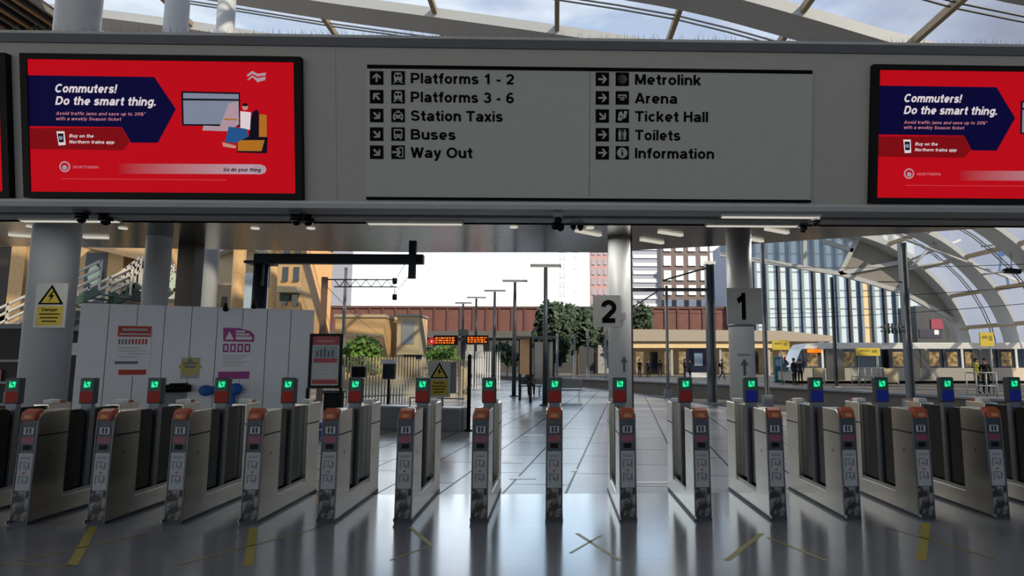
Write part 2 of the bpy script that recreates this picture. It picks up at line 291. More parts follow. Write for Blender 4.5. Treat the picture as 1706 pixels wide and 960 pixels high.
# ================================================================== THE STRUCTURE
YG = G(923, 869).y                                   # front of the gate line
YF = G(923, 823).y                                   # where the tiled concourse meets the platform paving
fl = struct(MB().prism([(-32, -25), (32, -25), (32, YF), (-32, YF)], 'z', -.3, 0).build('floor', M['floor']))
fm = MB()
def mark(p, q, w):
    a, b = G(*p), G(*q); d = (b - a).normalized(); s_ = Vector((-d.y, d.x, 0)) * w / 2
    fm.add([a - s_ + Vector((0,0,.002)), a + s_ + Vector((0,0,.002)), b + s_ + Vector((0,0,.002)), b - s_ + Vector((0,0,.002))], [(0, 1, 2, 3)])
for p, q, w in (((156,877),(120,943),.075), ((259,887),(0,941),.022), ((0,941),(120,943),.02), ((422,879),(414,943),.075), ((296,942),(527,881),.022), ((683,879),(719,909),.04), ((719,909),(650,934),.02),
                ((961,889),(1032,934),.035), ((950,922),(1002,892),.025), ((1269,889),(1211,934),.05), ((1279,896),(1376,934),.03), ((1543,872),(1534,934),.08), ((1477,879),(1665,934),.022)):
    mark(p, q, w)
fm.build('floor_marking', M['ymark'], fl)
plat = struct(MB().prism([(-40, YF), (14, YF), (11.5, 14), (9, 17.5), (6, 23), (3.3, 33), (-.5, 44), (-6, 56), (-14, 70), (-22, 64), (-15, 47), (-11, 36), (-40, 34)], 'z', -1.0, 0).build('floor_platform', M['paving']))
pm = MB()
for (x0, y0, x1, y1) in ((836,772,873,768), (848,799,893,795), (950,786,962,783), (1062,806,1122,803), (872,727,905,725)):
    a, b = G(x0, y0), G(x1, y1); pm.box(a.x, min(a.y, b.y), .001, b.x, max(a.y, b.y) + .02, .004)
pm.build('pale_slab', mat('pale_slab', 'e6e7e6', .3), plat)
struct(MB().prism([(24, 12), (24, 16), (19, 27), (13.5, 40), (6.5, 50), (3, 55), (-6, 68), (-20, 85), (-20, 110), (70, 110), (70, 12)], 'z', -1.0, 0).build('floor_opposite', mat('opposite_platform', '67625c', .55, var=.12)))
struct(MB().prism([(-150, -30), (150, -30), (150, 300), (-150, 300)], 'z', -1.4, -1.0).build('floor_ground', M['ballast']))
# dark coping stones along both platform edges
for nm, pts in (('trim_1', [(14, YF), (11.5, 14), (9, 17.5), (6, 23), (3.3, 33), (-.5, 44), (-6, 56)]), ('trim_2', [(24, 16), (19, 27), (13.5, 40), (6.5, 50), (3, 55), (-6, 68)])):
    b_ = MB()
    for a, c in zip(pts, pts[1:]): b_.bar((a[0], a[1], -.04), (c[0], c[1], -.04), .5, .1)
    struct(b_.build(nm, M['dkconc'] if nm == 'trim_1' else M['concrete']))

# the bulkhead over the gates leans forward: bottom edge further away than the top edge
YB, YT = 7.9, 7.6
ZB, ZT = P(853, 338, YB).z, P(853, 82, YT).z
TA = math.atan((YB - YT) / (ZT - ZB)); FO = Vector((0, YB, ZB)); FN = Vector((0, -math.cos(TA), -math.sin(TA))); FU = Vector((0, -math.sin(TA), math.cos(TA)))
FHT = (ZT - ZB) / math.cos(TA)
def fas(px, py):
    d = ray(px, py); c = Vector((0, 0, H)); t = (FO - c).dot(FN) / d.dot(FN); p = c + d * t
    return p.x, (p - FO).dot(FU)
wf = struct(MB().box(-22, 0, 0, 22, .12, FHT).build('wall_front', M['fascia'], loc=FO, rot=(TA, 0, 0)))
MB().box(-22, -.03, FHT, 22, .14, FHT + .11).build('coping', M['coping'], wf)
MB().box(-22, -.01, FHT + .11, 22, .2, FHT + .15).build('coping_cap', M['lip'], wf)
MB().box(-22, -.06, -.075, 22, .1, 0).build('bottom_lip', M['lip'], wf)
sj = MB()
for px in (560,): x, _ = fas(px, 200); sj.box(x - .002, -.001, .02, x + .002, .01, FHT - .02)
sj.build('panel_joint', M['coping'], wf)
ZS = 4.85
far = [G(px, py, ZS) for px, py in ((-300, 404), (0, 410), (130, 412), (700, 421), (1015, 421), (1060, 417), (1253, 407), (1450, 393), (1706, 376), (1900, 364))]
sof = struct(MB().prism([(far[0].x, 8.9)] + [(p.x, p.y) for p in far] + [(far[-1].x, 8.9)], 'z', ZS, ZS + .55).build('ceiling_soffit', M['soffit']))
bu = MB().box(-22, YB - .06, ZB - .1, 22, YB + .28, ZB - .04).box(-22, YB + .28, ZB - .03, 22, YB + .5, ZB + .1).box(-22, YB + .5, ZB - .1, 22, YB + .86, ZB - .02).box(-22, YB + .74, ZB - .1, 22, YB + .86, ZS)
struct(bu.build('ceiling_bulkhead', mat('bulkhead_underside', '9da1a5', .45, .1, var=.05)))
# unseen opaque ceiling behind the viewer, sized to keep sun off bulkhead and column
struct(MB().box(-32, -25, 7.2, 32, 4.6, 13.5).build('ceiling_sun_block', M['fascia']))

# great arched roof: ribs across, purlins lengthwise, foil cushions between
PROF = [(-40, 22.4), (-30, 21.9), (-21, 20.9), (-12.2, 19.55), (-6, 18.75), (0, 17.95), (5.4, 17.1), (10, 15.9), (14.5, 14.6), (19, 13.75), (23.5, 12.85), (27.9, 11.4), (30.7, 9.4), (32.8, 7.0), (34.0, 4.4), (34.3, 2.4)]
RY = [3.0, 8.3, 13.7, 19.1, 24.5, 29.9, 35.3, 40.7, 46.1, 51.5]
roof = bpy.data.objects.new('ceiling_roof', None); COL.objects.link(roof); struct(roof)
def prof_pts(dz=0):
    pts = []
    for i in range(len(PROF) - 1):
        p0 = PROF[max(i - 1, 0)]; p1 = PROF[i]; p2 = PROF[i + 1]; p3 = PROF[min(i + 2, len(PROF) - 1)]
        for k in range(4):
            t = k / 4; q = []
            for c in (0, 1):
                q.append(.5 * (2*p1[c] + (p2[c]-p0[c])*t + (2*p0[c]-5*p1[c]+4*p2[c]-p3[c])*t*t + (3*p1[c]-p0[c]-3*p2[c]+p3[c])*t**3))
            pts.append((q[0], q[1] + dz))
    pts.append((PROF[-1][0], PROF[-1][1] + dz)); return pts
PP = prof_pts()
def strip(mb, y0, y1, d0, d1):                       # curved box following the profile
    vs = []; fs = []; k = len(PP)
    for (x, z) in PP:
        vs += [(x, y0, z + d0), (x, y1, z + d0), (x, y1, z + d1), (x, y0, z + d1)]
    for i in range(k - 1):
        a, b_ = 4 * i, 4 * i + 4
        for j in range(4): fs.append((a + j, a + (j + 1) % 4, b_ + (j + 1) % 4, b_ + j))
    fs += [(0, 1, 2, 3), (4*k-4, 4*k-3, 4*k-2, 4*k-1)]
    mb.add(vs, fs)
for y in RY:
    b_ = MB(); strip(b_, y - .85, y + .85, -.4, .1); b_.build('roof_rib', M['ribpaint'], roof)
    b_ = MB()
    for dy in (1.75, 2.05):
        b_.tube([(x, y + dy, z - .12) for x, z in PP[::2]], .045, 5)
    b_.build('roof_cable', M['midsteel'], roof)
for x, z in PROF[1:-1]:
    b_ = MB(); b_.bar((x, RY[0], z - .08), (x, RY[-1], z - .08), .22, .3); b_.build('roof_purlin', M['purl'], roof)
for y0, y1 in zip(RY, RY[1:]):
    vs = []; fs = []; ny = 4
    for i, (x, z) in enumerate(PP):
        for j in range(ny + 1):
            t = j / ny; vs.append((x, y0 + (y1 - y0) * t, z + .1 + .35 * math.sin(math.pi * t)))
    for i in range(len(PP) - 1):
        for j in range(ny): fs.append((i*(ny+1)+j, i*(ny+1)+j+1, (i+1)*(ny+1)+j+1, (i+1)*(ny+1)+j))
    b_ = MB().add(vs, fs, 0, True); b_.build('roof_foil', M['foil'], roof)
# closed gable band at the far right end of the roof
YE = 51.9
def g_(px, py): q = P(px, py, YE); return (q.x, q.z)
b_ = MB(); b_.prism([g_(1398, 457), g_(1430, 398), g_(1505, 436), g_(1501, 487)], 'y', YE, YE + .2).prism([g_(1505, 436), g_(1560, 478), g_(1588, 535), g_(1501, 487)], 'y', YE, YE + .2)
b_.build('gable_panel', M['beige'], roof)
b_ = MB()
for a, c in (((1200, 424), (1398, 456)), ((1398, 456), (1501, 486)), ((1501, 486), (1590, 534)), ((1398, 456), (1430, 396)), ((1340, 400), (1340, 446)), ((1398, 456), (1505, 436)), ((1372, 402), (1420, 418))):
    p, q = P(*a, YE - .1), P(*c, YE - .1); b_.bar(p, q, .3, .35)
b_.build('gable_frame', M['ribpaint'], roof)
b_ = MB(); b_.prism([g_(1200, 380), g_(1430, 398), g_(1398, 455), g_(1200, 422)], 'y', YE, YE + .05); b_.build('gable_glass', M['foil'], roof)
# slender struts and floodlight bars hanging under the right of the roof
b_ = MB()
for a, c, Y in (((1515, 448), (1560, 402), 46), ((1515, 448), (1600, 430), 46), ((1510, 400), (1700, 470), 44), ((1500, 440), (1600, 400), 47)):
    b_.tube([P(*a, Y), P(*c, Y)], .1, 6)
b_.build('roof_strut', M['ribpaint'], roof)
# timber-slatted old canopy at upper left, beams running away from the viewer
lc = bpy.data.objects.new('ceiling_canopy', None); COL.objects.link(lc); struct(lc)
for i in range(13):
    q = P(-92 + i * 12, 0, 24); d_ = .13 if i % 4 == 2 else .06
    MB().box(q.x - d_, 15, q.z - .08 - .1 * (i % 2), q.x + d_, 27, q.z + .16).build('canopy_beam', M['timber'] if i % 4 == 2 else M['dkbrown'] if i % 2 else M['beige'], lc)
q0 = P(-110, 0, 24); q1 = P(50, 0, 24)
MB().prism([(q0.x, q0.z + .2), (q1.x, q1.z + .2), (q1.x, q1.z + .35), (q0.x, q0.z + .35)], 'y', 15, 27).build('canopy_deck', M['coldark'], lc)
b_ = MB(); q2 = P(-80, 66, 26); q3 = P(100, 66, 26); x = q2.x
while x < q3.x: b_.box(x, 26, q2.z - .5, x + .12, 26.1, q2.z + .55); x += .3
b_.build('canopy_valance', M['coldark'], lc)

# ================================================================== TICKET GATES
L_, W_ = 1.56, .176
SL = .025 / 1.08                                     # lean of the front face
M['gate'] = mat('gate_housing_metal', 'c9c4ba', .26, 1.0, scale=25, var=.07)
def gate(col):
    r = thing('ticket_gate', 'ticket gate', 'ticket gate')
    hb = MB().prism([(0, .012), (L_, .012), (L_, 1.12), (1.2, 1.12), (1.2, .2), (.43, .2), (.43, 1.125), (.1, 1.12), (.04, 1.09), (.025, 1.06)], 'x', -W_ / 2, W_ / 2)
    h = hb.build('housing', M['gate'], r, bevel=.006)
    b = MB()
    for s in (-1, 1):
        x = s * (W_ / 2 + .001); b.box(min(x, x - s * .01), .03, .868, max(x, x - s * .01), .43, .882)
        b.box(min(x, x - s * .01), 1.2, .868, max(x, x - s * .01), L_ - .01, .882)
        b.box(min(x, x - s * .01), .2, .66, max(x, x - s * .01), .214, .69)
    b.build('lid_gap', M['black'], h)
    MB().box(-W_ / 2 - .004, .0, 0, W_ / 2 + .004, L_, .03).build('plinth', M['dsteel'], r)
    MB().box(-W_ / 2 + .012, .431, .2, -W_ / 2 + .024, 1.199, .235).box(W_ / 2 - .024, .431, .2, W_ / 2 - .012, 1.199, .235).build('kick_rail', M['steel'], r)
    MB().prism([(.44, .205), (.77, .205), (.77, 1.0), (.74, 1.07), (.68, 1.1), (.44, 1.1)], 'x', -.03, .03).build('paddle', M['smoke'], r)
    MB().prism([(.845, .205), (1.19, .205), (1.19, 1.1), (.93, 1.1), (.87, 1.07), (.845, 1.0)], 'x', -.03, .03).build('paddle', M['smoke'], r)
    MB().box(-.062, .775, .2, .062, .84, 1.17).build('post', M['midsteel'], r, bevel=.008)
    d = MB().box(-.082, .765, 1.15, .082, .85, 1.445).build('display', M['dsteel'], r, bevel=.012)
    MB().rect(-.068, 1.305, .068, 1.43, .7635, 0).build('screen', M['scrgreen'], d)
    b = MB(); y = .762                                # two-headed green arrow of blocks
    for (x0, z0, x1, z1) in ((-.034, 1.335, -.008, 1.385), (-.008, 1.335, .012, 1.362), (.0, 1.375, .04, 1.402), (.018, 1.34, .036, 1.38), (-.034, 1.392, -.014, 1.404)): b.rect(x0, z0, x1, z1, y)
    b.build('green_arrow', M['greenled'], d)
    MB().rect(-.07, 1.165, .07, 1.29, .7635).build('sticker', M[col], d)
    # slanted front: a black panel carrying the reader, pictograms and posters
    def fr(name, x0, z0, x1, z1, off, m):
        return MB().add([(x0, SL * z0 - off, z0), (x1, SL * z0 - off, z0), (x1, SL * z1 - off, z1), (x0, SL * z1 - off, z1), (x0, SL * z0 + .004, z0), (x1, SL * z0 + .004, z0), (x1, SL * z1 + .004, z1), (x0, SL * z1 + .004, z1)],
                        [(0,1,2,3),(4,5,6,7),(0,1,5,4),(1,2,6,5),(2,3,7,6),(3,0,4,7)]).build(name, m, r)
    fp = fr('front_panel', -W_ / 2 + .004, .02, W_ / 2 - .004, 1.06, .004, M['dsteel'])
    MB().box(-W_ / 2 - .002, SL * .5 - .06, .02, -W_ / 2 + .006, SL * .5, .05).build('edge_foot', M['steel'], r)
    b = MB()
    for s in (-1, 1):
        x = s * (W_ / 2 - .004); b.bar((x, SL * .03 - .004, .03), (x, SL * 1.06 - .004, 1.06), .008, .012)
    b.build('edge_strip', M['midsteel'], r)
    o = MB().prism([(-.02, 1.035), (.1, 1.035), (.1, 1.145), (.06, 1.15), (-.005, 1.12)], 'x', -.07, .07).build('card_reader', M['orange'], r, bevel=.01)
    MB().add([(-.035, -.0205, 1.055), (.035, -.0205, 1.055), (.035, -.0125, 1.09), (-.035, -.0125, 1.09)], [(0, 1, 2, 3)]).build('reader_pad', mat('reader_pad', 'c98a5a', .35), o)
    b = MB()
    def sq(x0, z0, x1, z1, m, k=.0065):
        b.add([(x0, SL * z0 - k, z0), (x1, SL * z0 - k, z0), (x1, SL * z1 - k, z1), (x0, SL * z1 - k, z1)], [(0, 1, 2, 3)], m)
    sq(-.062, .885, .062, .97, 0); sq(-.05, .892, .05, .962, 1, .0072)
    for x in (-.028, .006): sq(x, .9, x + .022, .955, 2, .008)
    b.build('pictogram_panel', [M['navy'], M['lightmark'], M['navy']], r)
    b = MB(); sq(-.066, .80, .066, .865, 0); b.build('logo_panel', M['maroon'], r)
    b = MB(); sq(-.04, .735, .04, .785, 0); b.build('ticket_slot', M['black'], r)
    b = MB(); sq(-.072, .335, .072, .705, 0)
    for z0, w in ((.66, .05), (.648, .05)): sq(-w, z0, w, z0 + .006, 1, .0072)
    for z in (.535, .395):                            # line-drawn people and machines
        sq(-.05, z, -.038, z + .085, 1, .0072); sq(-.05, z + .075, .02, z + .085, 1, .0072); sq(.03, z + .01, .048, z + .08, 1, .0072)
        sq(-.02, z + .02, .012, z + .03, 1, .0072); sq(-.012, z + .03, 0, z + .065, 1, .0072); sq(.012, z, .022, z + .04, 1, .0072)
    sq(-.012, .50, .012, .517, 2, .0074)
    b.build('notice', [M['paper'], M['pgrey'], M['pred']], r)
    b = MB(); sq(-.076, .03, .076, .33, 0); b.build('photo_poster', M['photo'], r)
    rr = MB().box(-.055, 1.29, 1.12, .055, 1.42, 1.165).build('rear_reader', M['white'], r, bevel=.006)
    MB().box(-.045, 1.44, 1.12, .045, 1.53, 1.15).build('rear_pad', M['orange'], r, bevel=.006)
    return r
ORD = ['first', 'second', 'third', 'fourth', 'fifth', 'sixth', 'seventh', 'eighth', 'ninth', 'tenth', 'eleventh', 'twelfth', 'thirteenth', 'fourteenth', 'fifteenth', 'sixteenth']
XP = [-112, 31, 160, 288, 415, 543, 671, 798, 923, 1047, 1172, 1297, 1421, 1545, 1669, 1796]
WHERE = {0: 'cut off by the picture edge', 1: 'before the danger sign column', 2: 'before the hoarding end', 3: 'before the red notice', 4: 'before the purple notice', 5: 'before the red poster stand', 6: 'before the monitor post', 7: 'before the fence warning sign',
         8: 'seen exactly end-on', 9: 'before the number 2 column', 10: 'last red one', 11: 'before the number 1 column', 12: 'right of the number 1 column', 13: 'before the tram joint', 14: 'half its side shaded', 15: 'cut off by the picture edge'}
proto = {'red': gate('red')}
proto['blue'] = copy_tree(proto['red'])
for ch in proto['blue'].children:
    for c2 in ch.children:
        if c2.name.startswith('sticker'):
            c2.data = c2.data.copy(); c2.data.materials[0] = M['blue']
used = set()
for i, px in enumerate(XP):
    c = 'red' if i <= 10 else 'blue'
    g = proto[c] if c not in used else copy_tree(proto[c]); used.add(c)
    g.location = (P(px, 869, YG).x, YG, 0)
    tag(g, f'{ORD[i]} ticket gate from left, {c} sticker, {WHERE[i]}', 'ticket gate', 'row of ticket gates')

# ================================================================== ADVERT SCREENS
x0, s1 = fas(42, 92); x1, s0 = fas(508, 333)
SW, SH = x1 - x0, s1 - s0; SXC = (x0 + x1) / 2
def fpos(x, s, out=0.): return FO + Vector((x, 0, 0)) + FU * s + FN * out
sc = thing('advert_screen', 'red commuter advert screen in black frame, at left of the direction sign', 'advert screen', fpos(SXC, s0), (TA, 0, 0), 'advert screens on the bulkhead')
fb = MB().box(-SW/2, -.07, 0, SW/2, 0, SH)
fb.box(-SW/2, -.09, 0, SW/2, -.07, .07).box(-SW/2, -.09, SH - .07, SW/2, -.07, SH).box(-SW/2, -.09, .07, -SW/2 + .085, -.07, SH - .07).box(SW/2 - .085, -.09, .07, SW/2, -.07, SH - .07)
fb.build('frame', M['black'], sc)
ax0, az1, ax1, az0 = -SW/2 + .085, SH - .07, SW/2 - .085, .07
K1 = 560 / 1536
def a_(cx, cy):
    x, s = fas(cx * K1, cy * K1); return (x - SXC, s - s0)
MB().rect(ax0, az0, ax1, az1, -.072).build('display_panel', M['e_red'], sc)
aw = MB(); y1, y2, y3, y4 = -.0735, -.075, -.0765, -.078
aw.flat([(ax0, a_(150, 352)[1]), a_(722, 360), a_(820, 505), a_(738, 658), a_(617, 657), a_(575, 587), (ax0, a_(150, 582)[1])], y1, 0)
aw.flat([(ax0, a_(160, 592)[1]), a_(575, 590), a_(612, 655), a_(580, 692), (ax0, a_(160, 686)[1])], y2, 1)
# computer window drawing
aw.flat([a_(843, 424), a_(1110, 430), a_(1110, 584), a_(848, 580)], y1, 5)
aw.flat([a_(853, 432), a_(1104, 438), a_(1104, 460), a_(853, 457)], y2, 3); aw.flat([a_(853, 466), a_(1104, 468), a_(1106, 575), a_(856, 573)], y2, 3)
aw.flat([a_(1060, 480), a_(1104, 470), a_(1106, 575), a_(1058, 605), a_(1010, 605)], y3, 4); aw.flat([a_(945, 580), a_(1090, 585), a_(1060, 606), a_(940, 602)], y2, 4); aw.flat([a_(1038, 548), a_(1100, 550), a_(1100, 556), a_(1038, 555)], y4, 6)
# armchair and the seated traveller drawing
aw.flat([a_(1198, 528), a_(1230, 532), a_(1232, 640), a_(1196, 636)], y1, 6); aw.flat([a_(1098, 628), a_(1236, 632), a_(1232, 706), a_(1096, 702)], y2, 5); aw.flat([a_(1100, 646), a_(1222, 646), a_(1208, 696), a_(1100, 695)], y3, 6)
aw.flat([a_(1168, 515), a_(1196, 520), a_(1196, 630), a_(1150, 632), a_(1158, 560)], y2, 5); aw.flat([a_(1112, 515), a_(1160, 520), a_(1156, 600), a_(1112, 590)], y3, 2)
aw.flat([a_(1060, 585), a_(1140, 595), a_(1150, 630), a_(1088, 660), a_(1042, 655)], y4, 8); aw.flat([a_(1030, 655), a_(1095, 672), a_(1090, 684), a_(1035, 675)], y4, 7)
px_, pz_ = a_(1134, 498); aw.disc(px_, pz_, .035, y4, 7); px_, pz_ = a_(1134, 486); aw.disc(px_, pz_, .034, y4 - .001, 5, rz=.02); px_, pz_ = a_(1184, 520); aw.disc(px_, pz_, .03, y4, 5)
# phone, round badge, strapline pill, logo waves
aw.flat([a_(280, 606), a_(316, 606), a_(322, 668), a_(290, 670)], y3, 2); aw.flat([a_(286, 616), a_(312, 616), a_(314, 656), a_(292, 656)], y4, 5); px_, pz_ = a_(300, 636); aw.disc(px_, pz_, .026, y4 - .001, 3)
px_, pz_ = a_(317, 766); aw.disc(px_, pz_, .068, y1, 4); aw.disc(px_, pz_, .05, y2, 9); aw.disc(px_, pz_ - .01, .03, y3, 4)
aw.flat([a_(1170, 755), a_(1205, 756), a_(1224, 764), a_(1230, 778), a_(1224, 794), a_(1205, 801), a_(1170, 800)], y1, 4); aw.flat([a_(560, 752), a_(1170, 755), a_(1170, 800), a_(560, 798)], y1, 10)
aw.flat([a_(1142, 350), a_(1165, 332), a_(1190, 345), a_(1228, 340), a_(1226, 352), a_(1190, 358), a_(1165, 345), a_(1144, 360)], y1, 4); aw.flat([a_(1144, 372), a_(1165, 352), a_(1190, 365), a_(1228, 358), a_(1224, 374), a_(1190, 384), a_(1168, 362), a_(1146, 376)], y2, 4)
aw.rect(a_(300, 816)[0], a_(300, 822)[1], a_(1050, 822)[0], a_(300, 819)[1], y1, 11)
M['e_mid'] = mat('screen_fading_pink', 'd9b9c6', .6, emit=.55, var=0, spec=.06); nn, ll, b = nodes(M['e_mid']); t = nn.new('ShaderNodeTexCoord'); sp_ = nn.new('ShaderNodeSeparateXYZ'); mr = nn.new('ShaderNodeMapRange'); r = nn.new('ShaderNodeValToRGB')
mr.inputs['From Min'].default_value = a_(560, 775)[0]; mr.inputs['From Max'].default_value = a_(1170, 775)[0]; r.color_ramp.elements[0].color = lin('d40a1c') + (1,); r.color_ramp.elements[1].color = lin('d9b9c6') + (1,)
ll.new(t.outputs['Object'], sp_.inputs[0]); ll.new(sp_.outputs['X'], mr.inputs[0]); ll.new(mr.outputs[0], r.inputs[0]); ll.new(r.outputs[0], b.inputs['Emission Color']); b.inputs['Emission Strength'].default_value = .5; ll.remove([x for x in ll if x.to_socket.name == 'Base Color'][0]); b.inputs['Base Color'].default_value = (.003, .003, .003, 1); M['e_soft'] = mat('screen_soft_red', 'c83a48', .4, emit=.6, var=0)
aw.build('artwork', [M['e_navy'], M['e_dred'], M['e_white'], M['e_grey'], M['e_pale'], M['e_dark'], M['e_orange'], M['e_skin'], M['e_blue'], M['e_red'], M['e_mid'], M['e_soft']], sc)
def at_(st, cx, cy, cx2, cap, m=0, bold=.17, sh=.22):
    x, z = a_(cx, cy); x2 = a_(cx2, cy)[0]; lt = MB(); lt.letters(st, x, z, cap * K1 * YB / F, -.0785, x2 - x, m, bold, sh); lt.build('lettering', [M['e_white'], M['e_pink'], M['e_dark']], sc)
at_('Commuters!', 272, 430, 549, 38, bold=.21); at_('Do the smart thing.', 275, 486, 728, 38, bold=.21)
at_('Avoid traffic jams and save up to 39%*', 278, 532, 682, 15, 1, .15); at_('with a weekly Season ticket', 278, 556, 572, 15, 1, .15)
at_('Buy on the', 338, 634, 448, 15, 0, .18); at_('Northern trains app', 338, 661, 541, 15, 0, .18); at_('NORTHERN', 356, 774, 470, 12, 1, .14, 0); at_('Go do your thing', 1035, 787, 1203, 16, 2, .22)
for dx, lab in ((fas(1450, 108)[0] - x0, 'red commuter advert screen in black frame, at right of the direction sign'), (fas(19, 97)[0] - x1, 'advert screen at the far left, only its black right frame edge showing')):
    c = copy_tree(sc); c['label'] = lab; c.location = fpos(SXC + dx, s0 + (-.0 if dx > 0 else 0))

# ================================================================== DIRECTION SIGN
gx0, gs1 = fas(611, 110); gx1, gs0 = fas(1348, 334); GXC = (gx0 + gx1) / 2; GW, GH = gx1 - gx0, gs1 - gs0
sg = thing('direction_sign', 'wide grey direction sign listing platforms, taxis, buses, arena and toilets', 'sign', fpos(GXC, gs0), (TA, 0, 0))
MB().box(-GW/2, -.05, 0, GW/2, 0, GH).build('board', M['sign'], sg, bevel=.004)
def s_(px, py):
    x, s = fas(px, py); return (x - GXC, s - gs0)
b = MB().box(-GW/2 + .02, -.06, GH - .045, GW/2 - .01, -.05, GH); b.build('header_bar', M['ink'], sg)
xd = s_(982, 200)[0]; b = MB().box(xd - .004, -.053, .02, xd + .004, -.05, GH - .045)
b.build('divider', mat('sign_seam', '77797b', .6), sg)
MB().box(-GW/2 - .005, -.055, -.03, GW/2 + .005, 0, 0).build('bottom_edge', M['ink'], sg)
Y1, Y2, Y3 = -.053, -.055, -.057
def sqr(b, cx, cz, h, y, m): b.rect(cx - h, cz - h, cx + h, cz + h, y, m)
def arrow(b, cx, cz, ang, y, m):                     # ang: 0 right, 90 up
    c, s = math.cos(math.radians(ang)), math.sin(math.radians(ang)); k = .052
    def R(p): return (cx + k * (p[0] * c - p[1] * s), cz + k * (p[0] * s + p[1] * c))
    b.flat([R(p) for p in ((-1, -.24), (.4, -.24), (.4, .24), (-1, .24))], y, m)
    b.flat([R(p) for p in ((-.2, 1), (.3, 1), (1.15, 0), (.3, -1), (-.2, -1), (.5, 0))], y - .0004, m)
HS = .086
def icon(b, kind, cx, cz):
    k = HS
    def r(x0, z0, x1, z1, m, y=Y2): b.rect(cx + k * x0, cz + k * z0, cx + k * x1, cz + k * z1, y, m)
    if kind == 'train':
        b.flat([(cx + k*p[0], cz + k*p[1]) for p in ((-.55, -.55), (.55, -.55), (.62, .3), (.4, .78), (-.4, .78), (-.62, .3))], Y2, 1)
        r(-.42, .15, -.06, .5, 0, Y3); r(.06, .15, .42, .5, 0, Y3); r(-.15, -.5, .15, -.3, 0, Y3); r(-.7, -.75, -.35, -.62, 1); r(.35, -.75, .7, -.62, 1)
    elif kind == 'taxi':
        b.flat([(cx + k*p[0], cz + k*p[1]) for p in ((-.75, -.45), (.75, -.45), (.75, 0), (.5, .45), (-.5, .45), (-.75, 0))], Y2, 1)
        r(-.25, .5, .25, .7, 1); r(-.42, .08, .42, .35, 0, Y3); r(-.6, -.3, -.3, -.12, 0, Y3); r(.3, -.3, .6, -.12, 0, Y3); r(-.65, -.7, -.4, -.45, 1); r(.4, -.7, .65, -.45, 1)
    elif kind == 'bus':
        r(-.62, -.55, .62, .72, 1); r(-.48, .0, .48, .5, 0, Y3); r(-.45, -.38, -.2, -.2, 0, Y3); r(.2, -.38, .45, -.2, 0, Y3); r(-.5, -.75, -.28, -.55, 1); r(.28, -.75, .5, -.55, 1)
    elif kind == 'door':
        r(.05, -.75, .75, .75, 1); r(.2, -.6, .6, .6, 0, Y3); arrow(b, cx - k * .25, cz, 0, Y3 - .001, 1)
    elif kind == 'metro':
        for j in range(9):
            for q in range(9):
                if (j - 4) ** 2 + (q - 4) ** 2 < 17: b.disc(cx + k * (j - 4) * .17, cz + k * (q - 4) * .17, k * (.04 + .006 * j), Y2, 2, 6)
    elif kind == 'arena':
        r(-.62, .3, .62, .5, 1); r(-.3, -.35, .3, .15, 1); r(-.14, -.2, .14, 0, 0, Y3); r(-.62, -.05, -.45, .3, 1); r(.45, -.05, .62, .3, 1)
    elif kind == 'ticket':
        b.flat([(cx + k*p[0], cz + k*p[1]) for p in ((-.7, -.6), (-.15, -.75), (.15, .1), (-.1, .7), (-.5, .5))], Y2, 1); b.flat([(cx + k*p[0], cz + k*p[1]) for p in ((.1, -.5), (.55, -.2), (.75, .7), (.3, .75), (.2, .3))], Y2, 1); b.disc(cx - k*.25, cz - k*.1, k*.14, Y3, 0, 10)
    elif kind == 'toilet':
        for q in (-.38, .38):
            b.disc(cx + k*q, cz + k*.62, k*.14, Y2, 1, 10); r(q - .22, -.1, q + .22, .42, 1); r(q - .18, -.75, q - .02, -.1, 1); r(q + .02, -.75, q + .18, -.1, 1)
        r(-.03, -.75, .03, .75, 1)
    elif kind == 'info':
        b.disc(cx, cz, k * .78, Y2, 1, 22); r(-.12, -.45, .12, .2, 0, Y3); b.disc(cx, cz + k*.42, k*.13, Y3, 0, 10)
rowsL = [('Platforms 1 - 2', 857, 132, 90, 'train'), ('Platforms 3 - 6', 857, 163, 135, 'train'), ('Station Taxis', 838, 194, -45, 'taxi'), ('Buses', 760, 225, -45, 'bus'), ('Way Out', 788, 255, -45, 'door')]
rowsR = [('Metrolink', 1166, 134, 0, 'metro'), ('Arena', 1127, 165, 0, 'arena'), ('Ticket Hall', 1178, 195, -45, 'ticket'), ('Toilets', 1132, 226, 0, 'toilet'), ('Information', 1188, 256, 0, 'info')]
for rows, ax, ix, tx in ((rowsL, 629.5, 665, 686), (rowsR, 1003, 1036, 1057)):
    for st, xe, py, ang, kind in rows:
        cx, cz = s_(ax, py); b = MB(); sqr(b, cx, cz, HS, Y1, 0); arrow(b, cx, cz, ang, Y2, 1); b.build('arrow_tile', [M['ink'], M['sign']], sg)
        cx, cz = s_(ix, py); b = MB(); sqr(b, cx, cz, HS, Y1, 0); icon(b, kind, cx, cz); b.build('pictogram_tile', [M['ink'], M['sign'], M['pgrey']], sg)
        x, z = s_(tx, py + 9); xx = s_(xe, py)[0]; b = MB(); b.letters(st, x, z, 17.5 * YB / F, Y1, xx - x, 0, .205); b.build('lettering', M['ink'], sg)

